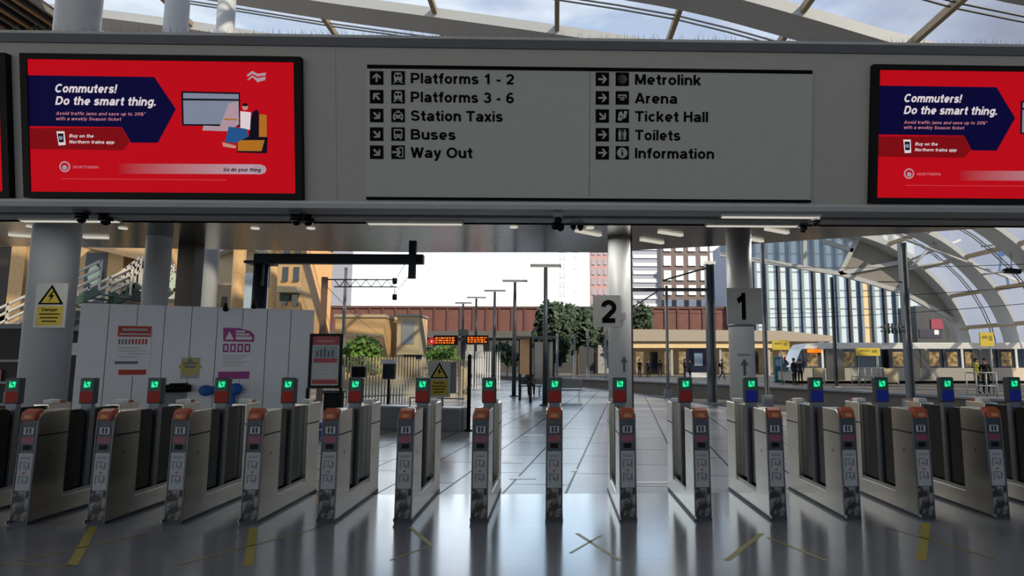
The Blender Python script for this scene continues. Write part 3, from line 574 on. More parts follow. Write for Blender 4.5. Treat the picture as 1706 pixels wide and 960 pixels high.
# ================================================================== FITTINGS ON THE BULKHEAD AND SOFFIT
def dome(px, py, Y, z, lab, s=1.):
    q = P(px, py, Y); t = thing('dome_camera', lab, 'security camera', (q.x, Y, z), group='security cameras under the bulkhead')
    MB().box(-.07*s, -.07*s, -.03*s, .07*s, .07*s, 0).build('mount', M['dsteel'], t); MB().tube([(0,0,-.03*s), (0,0,-.1*s)], .075*s, 12).build('housing', M['black'], t); MB().sphere((0,0,-.1*s), .06*s).build('dome', M['smoke'], t)
U1, U2 = ZB - .1, ZB - .1
dome(137, 350, 8.1, U1, 'dark dome camera above the column with the danger sign'); dome(177, 357, 8.45, ZB - .03, 'dark dome camera just right of the danger sign column', 1.15)
dome(495, 352, 8.1, U1, 'left of two dome cameras below the screen corner', 1.1); dome(514, 360, 8.45, ZB - .03, 'right of two dome cameras below the screen corner', 1.1)
dome(1358, 357, 8.1, U1, 'small dome camera below the right end of the direction sign', .9); dome(1337, 368, 8.6, U2, 'small dome camera at the end of the light strip by column 1', .8)
dome(955, 377, 8.7, U2, 'small black camera right of the bracket cluster, nearer to it', .55); dome(967, 378, 8.7, U2, 'small black camera right of the bracket cluster, further from it', .6)
q = P(930, 345, 8.0); t = thing('camera_cluster', 'tall grey bracket with a cluster of black cameras under the direction sign', 'security camera', (q.x, 8.0, U1))
MB().box(-.06, -.05, -.07, .06, .05, 0).build('bracket', M['midsteel'], t)
for dx, dz in ((0, -.11), (-.04, -.18), (.03, -.2)): MB().sphere((dx, 0, dz), .052).build('camera_head', M['black'], t)
MB().tube([(0, 0, -.05), (0, 0, -.2)], .02).build('stem', M['black'], t)
def lamp_light(parent, size, energy, loc, rot=(0, 0, 0)):
    d = bpy.data.lights.new('tube', 'AREA'); d.shape = 'RECTANGLE'; d.size = size; d.size_y = .08; d.energy = energy; d.color = (1, .95, .86)
    o = bpy.data.objects.new('tube', d); COL.objects.link(o); o.parent = parent; o.location = loc; o.rotation_euler = rot
def strip_light(a, c, Y, z, lab):
    p, q = P(*a, Y), P(*c, Y); t = thing('light_strip', lab, 'light', ((p.x + q.x) / 2, Y, z), group='light strips under the bulkhead'); w = (q.x - p.x) / 2
    MB().box(-w, -.05, -.035, w, .05, 0).build('body', M['lip'], t); MB().box(-w + .02, -.04, -.045, w - .02, .04, -.035).build('diffuser', M['lamp'], t); lamp_light(t, 2 * w, 10, (0, 0, -.05))
strip_light((36, 356), (200, 356), 8.55, U2, 'long light strip under the bulkhead above the danger sign column')
strip_light((612, 364), (772, 364), 8.6, U2, 'light strip under the bulkhead below the left half of the direction sign')
strip_light((1175, 368), (1330, 368), 8.6, U2, 'light strip under the bulkhead touching the top of column 1')
strip_light((1200, 347), (1366, 347), 8.05, U1, 'light strip along the front lip below the right end of the sign')
for k, (px, py) in enumerate(((52, 377), (205, 380), (425, 380), (518, 380), (856, 378), (983, 379))):
    q = G(px, py, ZS); t = MB().tube([(0, 0, 0), (0, 0, -.025)], .1, 14).build('downlight', M['lamp'], loc=(q.x, q.y, ZS))
    tag(t, 'small round downlight in the soffit, ' + ['left of the danger sign column', 'right of the danger sign column', 'left one of the pair before the dark mast', 'right one of the pair before the dark mast', 'left of the bracket cameras', 'beside the small black cameras'][k], 'light', 'soffit downlights')
for k, (a, c) in enumerate((((1098, 385), (1136, 391)), ((1068, 398), (1104, 404)), ((1276, 380), (1312, 387)), ((1250, 397), (1270, 401)), ((960, 383), (1000, 391)), ((15, 390), (60, 393)), ((140, 394), (180, 395)))):
    p, q = G(*a, ZS), G(*c, ZS); t = MB().bar((p.x, p.y, ZS - .025), (q.x, q.y, ZS - .025), .12, .05).build('batten_light', M['lamp']); lamp_light(t, (q - p).length * .9, 20, ((p.x + q.x) / 2, (p.y + q.y) / 2, ZS - .056), (0, 0, math.atan2(q.y - p.y, q.x - p.x)))
    tag(t, 'slanting batten light on the soffit, ' + ['nearer of two left of column 1', 'further of two left of column 1', 'nearer of two right of column 1', 'further of two right of column 1', 'faint one behind the small black cameras', 'left of the danger sign column', 'right of the danger sign column'][k], 'light', 'soffit batten lights')
# needles against birds along the top of the bulkhead
b = MB(); top = fpos(0, FHT + .15); x = -10.5
while x < 9.5:
    b.add([(x - .004, top.y + .06, top.z), (x + .004, top.y + .06, top.z), (x + random.uniform(-.06, .06), top.y + random.uniform(.0, .14), top.z + random.uniform(.08, .13))], [(0, 1, 2)]); x += .035
o = b.build('bird_spikes', M['midsteel']); tag(o, 'thin metal bird spikes along the top of the bulkhead', 'bird spikes'); o['kind'] = 'stuff'
# ================================================================== COLUMNS AND THEIR SIGNS
def column(px, py, Y, r, ztop, m, lab, sq=False):
    q = P(px, py, Y); t = thing('column', lab, 'column', (q.x, Y, 0))
    b = MB()
    (b.box(-r, -r, 0, r, r, ztop) if sq else b.tube([(0, 0, 0), (0, 0, ztop)], r, 28)); b.build('shaft', m, t)
    b = MB()
    (b.box(-r - .03, -r - .03, 0, r + .03, r + .03, .12) if sq else b.tube([(0, 0, 0), (0, 0, .12)], r + .03, 28)); b.build('base_collar', M['midsteel'], t)
    return t
cA = column(87, 480, 9.75, .305, 20.6, M['colpaint'], 'thick grey round column at left carrying a yellow danger sign')
cB = column(264, 420, 16.4, .295, 20.2, M['colpaint'], 'grey round column behind the hoarding, second from the left')
cC = column(319, 417, 17.5, .23, ZS, M['coldark'], 'dark brown square column behind the hoarding', True)
cD = column(349, 436, 21.0, .285, 19.6, M['colpaint'], 'pale grey round column right of the dark brown column')
cE = column(399, 436, 29.0, .27, 7.0, M['coltan'], 'tan round column left of the dark overhead line mast')
cF = column(455, 460, 38.0, .25, 8.4, M['coltan'], 'slim tan column right of the dark overhead line mast')
c2 = column(1033, 600, 16.2, .3, ZS, M['colpaint'], 'grey column on the platform with the number 2 sign')
MB().box(.1, -.05, 0.1, .34, .5, ZS).build('brown_casing', M['coldark'], c2)
MB().box(-.02, -.34, 3.02 - .35, .12, -.29, 3.0 - .15).build('junction_box', M['lip'], c2)
c1 = column(1237, 620, 14.3, .29, ZS, M['colpaint'], 'grey column on the platform with the number 1 sign')
MB().tube([(0, 0, P(1237, 543, 14.3).z - .03), (0, 0, P(1237, 543, 14.3).z + .03)], .3, 28).build('band', M['midsteel'], c1)
def num_sign(x0, y0, x1, y1, dg, dx0, dy0, dx1, dy1, Y, lab):
    p, q = P(x0, y1, Y), P(x1, y0, Y); t = thing('platform_sign', lab, 'sign', ((p.x + q.x) / 2, Y, p.z), group='platform number signs'); w, h = (q.x - p.x) / 2, q.z - p.z
    MB().box(-w, 0, 0, w, .045, h).build('board', M['sign'], t, bevel=.004)
    a, c = P(dx0, dy1, Y), P(dx1, dy0, Y); b = MB(); b.letters(dg, a.x - t.location.x, a.z - p.z, c.z - a.z, -.003, c.x - a.x, 0, .21); b.build('number', M['ink'], t)
num_sign(988, 492, 1034, 545, '2', 1001, 500, 1027, 538, 15.84, 'square grey sign with a black number 2 on a column')
num_sign(1212, 480, 1269, 540, '1', 1226, 488, 1246, 533, 13.94, 'square grey sign with a black number 1 on a column')
for px, pya, pyb, Y, wd, lab in ((1040, 594, 620, 15.87, None, 'small green up arrow below the number 2 sign'), (1241, 598, 626, 13.98, 'Platform', 'small green up arrow with faint word below the number 1 sign')):
    p, q = P(px, pyb, Y), P(px, pya, Y); t = thing('arrow_sticker', lab, 'sticker', (p.x, Y, p.z)); h = q.z - p.z
    MB().rect(-.025, 0, .025, h * .8, 0).flat([(-.09, h * .6), (-.05, h * .6), (0, h * .85), (.05, h * .6), (.09, h * .6), (0, h)], -.001).build('arrow', mat('arrow_green', '34503c', .5), t)
    if wd: b = MB(); b.letters(wd, 0, h + .06, .06, 0, .3, 0, .17, center=True); b.build('word', M['pgrey'], t)
def danger(px0, py0, px1, py1, Y, lab, back=True):
    p, q = P(px0, py1, Y), P(px1, py0, Y); t = thing('danger_sign', lab, 'warning sign', ((p.x + q.x) / 2, Y, p.z), group='electricity warning signs'); w, h = (q.x - p.x) / 2, q.z - p.z
    MB().box(-w, 0, 0, w, .02, h).build('plate', M['sign'], t)
    b = MB(); zt = h * .97; zb_ = h * .52; ww = w * .82
    b.flat([(-ww, zb_), (ww, zb_), (0, zt)], -.002, 0); b.flat([(-ww * .72, zb_ + h * .035), (ww * .72, zb_ + h * .035), (0, zt - h * .085)], -.004, 1)
    b.flat([(.1*w, h*.83), (-.18*w, h*.69), (.0, h*.69), (-.12*w, h*.57), (.2*w, h*.73), (.02*w, h*.73), (.16*w, h*.81)], -.006, 0); b.build('triangle', [M['ink'], M['yellow']], t)
    b = MB(); b.rect(-ww, h * .05, ww, h * .48, -.002, 0); b.letters('Danger', 0, h * .37, h * .07, -.004, w, 1, .18, center=True)
    for k in range(3): b.rect(-ww * .8 + .1*w*k, h * (.29 - .08 * k), ww * .8 - .1*w*k, h * (.315 - .08 * k), -.004, 1)
    b.build('text_plate', [M['yellow'], M['ink']], t)
danger(54, 472, 114, 546, 9.42, 'yellow electricity danger sign with black triangle on the thick left column')
danger(712, 602, 751, 662, 15.3, 'yellow electricity warning sign on grey board above the low grey block by the fence')

# ================================================================== HOARDING AND WHAT HANGS ON IT
h0 = P(126, 600, 12.0); h1 = P(520, 600, 13.6); HZ = P(135, 505, 12.0).z
ha = math.atan2(h1.y - h0.y, h1.x - h0.x); HL = math.hypot(h1.x - h0.x, h1.y - h0.y)
ho = thing('hoarding', 'long white panelled hoarding wall behind the left ticket gates', 'hoarding', (h0.x, h0.y, 0), (0, 0, ha))
for k in range(9): MB().box(HL * k / 9 + .006, 0, .03, HL * (k + 1) / 9 - .006, .05, HZ).build('panel', M['hoard'], ho)
MB().box(0, .05, 0, HL, .09, HZ - .01).build('backing', M['concrete'], ho); MB().box(0, -.015, 0, HL, .05, .03).build('base_rail', M['midsteel'], ho)
MB().box(HL - .05, .09, 0, HL, 1.6, HZ).build('return_panel', M['hoard'], ho)
hn = Vector((math.sin(ha), -math.cos(ha), 0))
def hp(px, py):                                      # position along and up the hoarding
    d = ray(px, py); t = (Vector((h0.x, h0.y, 0)) - Vector((0, 0, H))).dot(hn) / d.dot(hn); p = Vector((0, 0, H)) + d * t
    return ((p.x - h0.x) * math.cos(ha) + (p.y - h0.y) * math.sin(ha), p.z)
def hthing(name, lab, cat, px, py, out=.004, grp=None):
    u, z = hp(px, py); v = Vector((h0.x + u * math.cos(ha), h0.y + u * math.sin(ha), z)) + hn * out
    t = thing(name, lab, cat, v, (0, 0, ha), grp); return t, (lambda a, c: (hp(a, c)[0] - u, hp(a, c)[1] - z))
def hr(b, f, a, c, d, e, y, m): p, q = f(a, e), f(d, c); b.rect(p[0], p[1], q[0], q[1], y, m)
t, f = hthing('notice_poster', 'white notice with red header and red footer on the hoarding', 'poster', 222, 627)
b = MB(); p, q = f(194, 628), f(254, 543); b.box(p[0], -.003, p[1], q[0], .003, q[1]); b.build('sheet', M['hoard'], t)
b = MB(); hr(b, f, 196, 544, 253, 561, -.005, 0); hr(b, f, 197, 616, 244, 625, -.005, 0); b.build('red_bands', M['pred'], t)
b = MB(); hr(b, f, 199, 556, 250, 558, -.0065, 2)
for i in range(9): hr(b, f, 197 + i * 5.6, 565, 201 + i * 5.6, 574, -.005, 0 if i < 4 else 1)
for i, (xa, xb) in enumerate(((197, 236), (197, 242), (215, 246), (197, 230))): hr(b, f, xa, 579 + i * 5, xb, 580.5 + i * 5, -.005, 2)
hr(b, f, 191, 602, 230, 607, -.005, 0); hr(b, f, 204, 548, 246, 551, -.0065, 3); b.build('print', [M['pgrey'], M['pred'], M['lightmark'], M['paper']], t)
t, f = hthing('notice_poster', 'small pale notice with a yellow star shape on the hoarding', 'poster', 316, 631)
b = MB(); p, q = f(300, 631), f(334, 596); b.box(p[0], -.003, p[1], q[0], .003, q[1]); b.build('sheet', M['paper'], t)
b = MB(); cx, cz = f(317, 611); pts = []
for i in range(16):
    rr = .16 if i % 2 else .21; pts.append((cx + rr * math.cos(i * math.pi / 8), cz + rr * math.sin(i * math.pi / 8)))
b.flat(pts, -.005, 0); b.flat([f(302, 604), f(331, 604), f(326, 607), f(307, 607)], -.0065, 1); b.flat([f(312, 603), f(322, 603), f(317, 596)], -.0065, 1); b.flat([f(305, 610), f(329, 610), f(325, 613), f(309, 613)], -.0065, 1)
b.build('star_print', [mat('soft_yellow', 'b8a860', .6), M['pgrey']], t)
t, f = hthing('notice_poster', 'tall notice with purple curved header and purple footer on the hoarding', 'poster', 392, 634)
b = MB(); p, q = f(364, 634), f(424, 545); b.box(p[0], -.003, p[1], q[0], .003, q[1]); b.build('sheet', M['hoard'], t)
b = MB(); b.flat([f(372, 569), f(372, 546), f(400, 547), f(417, 552), f(424, 558), f(423, 570)], -.005); hr(b, f, 363, 619, 416, 632, -.005, 0); b.build('purple_bands', M['pmag'], t)
b = MB(); b.flat([f(375, 566), f(390, 566), f(382.5, 552)], -.0065, 0); hr(b, f, 393, 551, 408, 554, -.0065, 0); hr(b, f, 393, 556, 416, 559, -.0065, 0); hr(b, f, 393, 561, 420, 566, -.0065, 0)
for i in range(4): hr(b, f, 371 + i * 12, 573, 381.5 + i * 12, 587, -.005, 1); hr(b, f, 374 + i * 12, 576, 378.5 + i * 12, 584, -.0065, 0)
for i in range(6): hr(b, f, 371, 592 + i * 3.4, 412 - (i % 3) * 5, 593.4 + i * 3.4, -.005, 2)
b.build('print', [M['white'], M['pmag'], M['lightmark']], t)
for px, py, lab in ((376, 515, 'black clamp on the hoarding top left of the dark mast'), (423, 511, 'black clamp on the hoarding top in front of the dark mast')):
    t, f = hthing('clamp', lab, 'clamp', px, py, .01, 'clamps on the hoarding'); MB().sphere((0, -.02, 0), .055, .05, .055).build('knob', M['black'], t); MB().box(-.03, -.02, -.0, .03, .05, .12).build('bracket', M['black'], t)
t, f = hthing('bumper_bar', 'black padded bar on the hoarding below the star notice', 'bar', 295, 647, .02)
p, q = f(268, 647), f(318, 647); MB().tube([(p[0], -.08, 0), (p[0] + .05, -.1, 0), (q[0] - .05, -.1, 0), (q[0], -.08, 0)], .075, 12).build('pad', M['black'], t); MB().box(p[0] + .15, -.1, .04, q[0] - .05, 0, .1).build('bracket', M['black'], t)
MB().box(p[0] + .05, -.02, -.9, q[0] - .1, 0, -.08).build('grey_panel', M['concrete'], t)
t, f = hthing('blue_object', 'blue rounded object with two lobes hanging on the hoarding below the purple notice', 'blue object', 370, 650, .02)  # unidentified blue object, modelled like a hanging bag
MB().sphere((-.27, -.12, 0), .13, .1, .11).sphere((.25, -.12, .02), .13, .1, .12).tube([(-.27, -.1, 0), (.25, -.1, .02)], .07, 10).build('body', M['bluebag'], t); MB().tube([(.2, -.1, -.05), (.2, -.1, -.6)], .06, 10).build('stem', M['bluebag'], t); MB().box(-.1, -.1, -.04, .1, 0, .04).build('bracket', M['midsteel'], t)

# free-standing poster frame
q0, q1 = P(512, 647, 12.2), P(567, 650, 12.2); zt = P(548, 556, 12.2).z; w = (q1.x - q0.x)
t = thing('poster_stand', 'free-standing black framed red and white poster at the right end of the hoarding', 'poster stand', ((q0.x + q1.x) / 2, 12.2, 0)); zb_ = q0.z
MB().box(-w/2, 0, zb_, w/2, .05, zb_ + .05).box(-w/2, 0, zt - .05, w/2, .05, zt).box(-w/2, 0, zb_ + .05, -w/2 + .05, .05, zt - .05).box(w/2 - .05, 0, zb_ + .05, w/2, .05, zt - .05).build('frame', M['black'], t)
for s in (-1, 1): MB().box(s * w/2 - .025, 0, 0, s * w/2 + .025, .05, zb_).build('leg', M['black'], t)
MB().box(-w/2 - .05, -.2, 0, -w/2 + .05, .25, .02).box(w/2 - .05, -.2, 0, w/2 + .05, .25, .02).build('foot_plate', M['black'], t)
b = MB(); W2 = w/2 - .05; Hh = zt - zb_ - .1; zz = zb_ + .05
b.rect(-W2, zz, W2, zz + Hh, .02, 0); b.rect(-W2, zz + Hh * .82, W2, zz + Hh, .018, 1); b.rect(-W2 * .85, zz + Hh * .55, W2 * .85, zz + Hh * .8, .018, 2); b.rect(-W2 * .85, zz + Hh * .46, W2 * .85, zz + Hh * .55, .016, 1); b.rect(-W2 * .9, zz + Hh * .03, W2 * .9, zz + Hh * .12, .018, 1)
for i in range(5): b.rect(-W2 * .7 + i * W2 * .28, zz + Hh * .58, -W2 * .55 + i * W2 * .28, zz + Hh * (.70 + .03 * (i % 3)), .016, 3)
for i in range(3): b.rect(-W2 * .7, zz + Hh * (.2 + .07 * i), W2 * (.7 - .2 * i), zz + Hh * (.215 + .07 * i), .016, 4)
b.rect(-W2 * .6, zz + Hh * .88, W2 * .6, zz + Hh * .92, .016, 5)
b.build('poster', [M['paper'], mat('poster_crimson', '8f2434', .45), mat('poster_teal_photo', '7e9096', .5), M['dsteel'], M['lightmark'], mat('poster_rose', 'b06a74', .5)], t)
# dark bin, blue crate, low grey block with its rail
q = P(555, 690, 12.6); t = thing('litter_bin', 'black litter bin below the free-standing red poster', 'bin', (q.x, 12.6, 0))
MB().prism([(-.14, 0), (.14, 0), (.16, 1.0), (-.16, 1.0)], 'y', -.14, .14).build('body', M['black'], t, bevel=.02); MB().box(-.18, -.16, 1.0, .18, .16, 1.06).build('lid', M['dsteel'], t, bevel=.02)
q = G(533, 727); t = thing('blue_crate', 'small blue crate with a white stripe on the paving by the hoarding end', 'crate', (q.x, q.y, 0))
MB().box(-.14, -.1, 0, .14, .14, .3).build('box', M['bluebox'], t, bevel=.01); MB().box(-.142, -.105, .13, .142, -.1, .17).build('stripe', M['white'], t)
a, c = G(612, 711), G(772, 718); t = thing('low_block', 'low grey block wall behind the gates below the warning sign', 'low wall', (a.x, a.y, 0)); d = c - a
b = MB(); b.bar((0, 0, .25), (d.x, d.y, .25), .35, .5); b.build('block', M['concrete'], t, bevel=.01); b = MB(); b.bar((0, 0, .52), (d.x, d.y, .52), .4, .04); b.build('cap', M['lip'], t)
b = MB(); b.bar((d.x * .45, d.y * .45, .74), (d.x, d.y, .74), .03, .03); b.bar((d.x * .45, d.y * .45, .52), (d.x * .45, d.y * .45, .75), .03, .03); b.build('rail', M['midsteel'], t)
q = P(737, 640, 15.33); b = MB().box(-.03, 0, .54, .03, .03, 1.25).box(-.33, .002, .85, .33, .03, 1.6); tag(b.build('sign_board', M['concrete'], loc=(q.x, 15.33, 0)), 'dark grey backing board behind the yellow warning sign by the fence', 'board')
q = P(778, 640, 15.0); t = thing('bollard_post', 'black upright post at the right end of the low grey block', 'post', (q.x + .06, 14.95, 0)); MB().tube([(0, 0, 0), (0, 0, 1.74)], .045, 10).build('shaft', M['black'], t); MB().tube([(0, 0, 0), (0, 0, .03)], .1, 12).build('base', M['black'], t); MB().sphere((0, 0, 1.74), .047).build('cap', M['black'], t)
# palisade fences
def fence(a, c, ztop, lab, n, m):
    t = thing('palisade_fence', lab, 'fence', (a[0], a[1], 0), group='palisade fences by the track'); d = Vector((c[0] - a[0], c[1] - a[1], 0)); L = d.length
    for k in range(n + 1):
        p = d * (k / n); b = MB(); b.bar((p.x, p.y, 0), (p.x, p.y, ztop), .07, .02); b.prism([(p.x - .035, ztop), (p.x + .035, ztop), (p.x, ztop + .08)], 'y', p.y - .01, p.y + .01); b.build('pale', m, t)
    for z in (.25, ztop - .3): b = MB(); b.bar((0, .03, z), (d.x, d.y + .03, z), .04, .05); b.build('rail', M['midsteel'], t)
f0, f1, f2 = P(556, 640, 24.0), P(690, 640, 26.0), P(778, 640, 27.0)
fence((f0.x, f0.y), (f1.x, f1.y), 1.72, 'sunlit palisade fence behind the monitor post, left of the warning sign', 26, M['cream'])
fence((f1.x + .1, f1.y), (f2.x, f2.y), 1.62, 'sunlit palisade fence behind the warning sign and black post', 18, M['cream'])
f3, f4 = P(775, 640, 36.0), P(832, 640, 38.0); fence((f3.x, f3.y), (f4.x, f4.y), 2.1, 'pale palisade fence below the right departure board', 14, M['palewall'])
# monitor on a post, black box
q = P(648, 616, 21.0); t = thing('platform_monitor', 'dark square monitor with pale top on a thin black post by the fence', 'monitor', (q.x, 21.0, 0)); z0, z1 = P(648, 632, 21).z, P(648, 606, 21).z
MB().box(-.2, -.06, z0, .2, .14, z1).build('cabinet', M['dsteel'], t, bevel=.02); MB().rect(-.17, z0 + .04, .17, z1 - .05, -.063).build('screen', M['dkglass'], t); MB().box(-.22, -.1, z1, .22, .16, z1 + .14).build('hood', M['palewall'], t); MB().tube([(0, .03, 0), (0, .03, z0)], .04, 8).build('post', M['black'], t); MB().box(-.12, -.1, 0, .12, .15, .03).build('base', M['black'], t)
q = P(597, 620, 20.0); t = thing('equipment_box', 'small black equipment box on a post left of the monitor', 'box', (q.x, 20.0, 0)); z0, z1 = P(597, 629, 20).z, P(597, 611, 20).z
MB().box(-.2, -.05, z0, .2, .15, z1).build('cabinet', M['black'], t, bevel=.015); MB().box(-.03, .02, 0, .03, .08, z0).build('post', M['midsteel'], t); MB().box(-.1, -.05, 0, .1, .15, .02).build('base', M['midsteel'], t)
# departure boards on a post
def board(px0, px1, py0, py1, Y, lab, lines):
    p, q = P(px0, py1, Y), P(px1, py0, Y); t = thing('departure_board', lab, 'departure board', ((p.x + q.x) / 2, Y, p.z), group='departure boards on the post'); w, h = (q.x - p.x) / 2, q.z - p.z
    MB().box(-w, 0, 0, w, .22, h).build('case', M['black'], t); b = MB(); rnd = random.Random(px0)
    for r_ in range(lines):
        x = -w * .85
        while x < w * .8:
            l_ = rnd.uniform(.03, .16); b.rect(x, h * (.16 + .74 * r_ / lines), min(x + l_, w * .88), h * (.16 + .74 * r_ / lines) + h * .42 / lines, -.004); x += l_ + .05
    b.build('led_lines', M['orangeled'], t)
board(722, 762, 559, 575, 30.0, 'left orange-lit departure board beside the red round sign', 3); board(776, 813, 559, 573, 30.0, 'right orange-lit departure board, dimmer and further right', 3)
q = P(769, 640, 30.2); t = thing('board_post', 'dark post with a box on top carrying two departure boards', 'post', (q.x, 30.5, 0)); zz = P(769, 560, 30.2).z
MB().box(-.1, -.1, 0, .1, .1, zz).build('shaft', M['dsteel'], t); MB().box(-.22, -.2, zz, .22, .2, zz + .32).build('top_box', M['dsteel'], t); MB().box(-1.3, -.28, zz - .25, 1.25, -.1, zz - .17).build('cross_arm', M['dsteel'], t)
q = P(719, 569, 29.9); t = thing('round_sign', 'small red round sign at the left end of the departure boards', 'sign', (q.x, 29.9, q.z)); MB().tube([(0, 0, 0), (0, .04, 0)], .17, 18).build('disc', M['redround'], t); MB().rect(-.05, -.05, .05, .05, -.003).build('centre_mark', M['white'], t); MB().box(-.02, .04, -.03, .3, .08, .03).build('bracket', M['dsteel'], t)
# lamp posts
LAMPS = ((908, 676, 911, 445, 26, 'nearest and tallest in view'), (856, 661, 860, 470, 21, 'second nearest'), (822, 651, 825, 486, 18, 'third, left of the second'), (791, 645, 793, 497, 16, 'fourth, above the departure boards'), (769, 640, 771, 506, 14, 'furthest and leftmost'))
for bx, by, tx, ty, hw, lab in LAMPS:
    q = G(bx, by); zt = P(tx, ty, q.y).z; t = thing('lamp_post', f'dark platform lamp post with flat T-shaped top, {lab}', 'lamp post', q, group='platform lamp posts'); w = hw * q.y / F
    MB().tube([(0, 0, 0), (0, 0, zt)], .1, 10, r2=.075).build('pole', M['dsteel'], t); MB().tube([(0, 0, 0), (0, 0, .05)], .2, 12).build('base_flange', M['dsteel'], t)
    MB().box(-w, -.14, zt, w, .14, zt + .1).build('head', M['gal'], t, bevel=.02); MB().box(-w + .05, -.1, zt - .015, w - .05, .1, zt).build('lens', M['lamp'], t)
# waiting shelter, benches
q = P(876, 640, 25.2); t = thing('waiting_shelter', 'platform shelter with sunlit orange end panel and dark glass side', 'shelter', (q.x, 24.6, 0)); z0, z1 = P(875, 624, 25.2).z, P(875, 564, 25.2).z
e0, e1 = P(866, 640, 26).x - q.x, P(884, 640, 24.6).x - q.x
b = MB(); b.bar((e0, 1.4, (z0 + z1) / 2), (e1, .05, (z0 + z1) / 2), .06, z1 - z0); b.build('end_panel', M['timber'], t)
for x, y in ((e0, 1.4), (e1, 0)): MB().box(x - .05, y - .05, 0, x + .05, y + .05, z1 + .05).build('post', M['black'], t)
MB().box(e1 + .06, 1.3, z0 - .2, e1 + .85, 1.36, z1 - .12).build('glass_side', M['dkglass'], t); MB().box(e1 + .85, 1.28, 0, e1 + .93, 1.38, z1).build('post', M['black'], t); MB().box(e0 - .1, -.1, z1, e1 + 1.0, 1.6, z1 + .07).build('roof', M['dsteel'], t)
def bench(x, y, w, lab):
    t = thing('bench', lab, 'bench', (x, y, 0), group='platform benches'); MB().box(-w/2, -.22, .42, w/2, .22, .46).build('seat', M['dsteel'], t, bevel=.01)
    for s in (-1, 1): MB().box(s * w * .4 - .03, -.2, 0, s * w * .4 + .03, .2, .42).build('leg', M['gal'], t)
    MB().box(-w/2, .2, .5, w/2, .24, .85).build('backrest', M['dsteel'], t, bevel=.01)
q = G(883, 659); bench(q.x, q.y, 1.1, 'dark bench with a seated person beside the shelter'); SEAT = q
q = G(944, 668); bench(q.x, q.y, 1.3, 'empty dark bench partly behind the gate that is seen end-on')
# ================================================================== OVERHEAD LINE
def mast(px, by, ty, w, lab, m='dsteel', Y=None, dx_top=0):
    q = G(px, by) if Y is None else Vector((P(px, by, Y).x, Y, 0)); zt = P(px + dx_top, ty, q.y).z
    t = thing('line_mast', lab, 'mast', q, group='overhead line masts'); h = w / 2
    MB().box(-h, -h, -1, -h * .55, h, zt).box(h * .55, -h, -1, h, h, zt).box(-h * .55, -h * .25, -1, h * .55, h * .25, zt).build('shaft', M[m], t); MB().box(-h - .12, -h - .12, -1, h + .12, h + .12, -.9 if Y else .08).build('base_plate', M['concrete'], t)
    return t, zt
q = P(432, 500, 15.5); zt = P(432, 441, 15.5).z
t = thing('gantry_mast', 'heavy dark overhead line mast with a long horizontal boom to the right', 'mast', (q.x, 15.5, 0))
MB().tube([(0, 0, 0), (0, 0, zt)], .2, 16, r2=.17).build('shaft', M['dsteel'], t); MB().box(-.29, -.29, zt, .29, .29, zt + .06).build('cap_plate', M['dsteel'], t)
x1 = P(706, 434, 15.5).x - q.x; zc = P(560, 432, 15.5).z
MB().box(-.12, -.12, zt + .06, .12, .12, zc).build('stub', M['dsteel'], t); MB().box(-.15, -.11, zc - .12, x1, .11, zc + .12).build('boom', M['dsteel'], t, bevel=.01)
xv = P(690, 434, 15.5).x - q.x; MB().box(xv - .085, -.24, P(690, 466, 15.5).z, xv + .085, -.11, P(690, 404, 15.5).z).build('drop_post', M['dsteel'], t)
MB().box(0.1, -.18, zt - .55, .14, .18, zt).build('stiffener', M['dsteel'], t)
q = P(535, 600, 26.0); zt = P(537, 462, 26).z; t = thing('lattice_mast', 'brown mast with a zigzag lattice arm behind the hoarding end', 'mast', (q.x, 26.0, 0))
MB().box(-.1, -.1, -1, .1, .1, zt).build('shaft', mat('rust_brown', '6a5548', .7), t); x1 = P(662, 470, 26).x - q.x; za, zb2 = P(600, 466, 26).z, P(600, 478, 26).z
b = MB(); b.bar((0, 0, za), (x1, 0, za), .05, .05); b.bar((.4, 0, zb2), (x1, 0, zb2), .05, .05)
for k in range(12):
    xa = .4 + (x1 - .4) * k / 12; xb = .4 + (x1 - .4) * (k + 1) / 12; b.bar((xa, 0, zb2 if k % 2 else za), (xb, 0, za if k % 2 else zb2), .03, .03)
b.build('lattice_arm', M['dsteel'], t)
for px, py in ((657, 468), (657, 495)):
    a = P(px, py, 25.9); MB().tube([(a.x - q.x, -.05, a.z - .12), (a.x - q.x, -.05, a.z + .12)], .1, 10).build('insulator', M['black'], t)
b = MB(); b.tube([(x1 - .1, 0, zb2), (P(657, 495, 26).x - q.x, 0, P(657, 492, 26).z)], .015, 5); b.build('hanger', M['wire'], t)
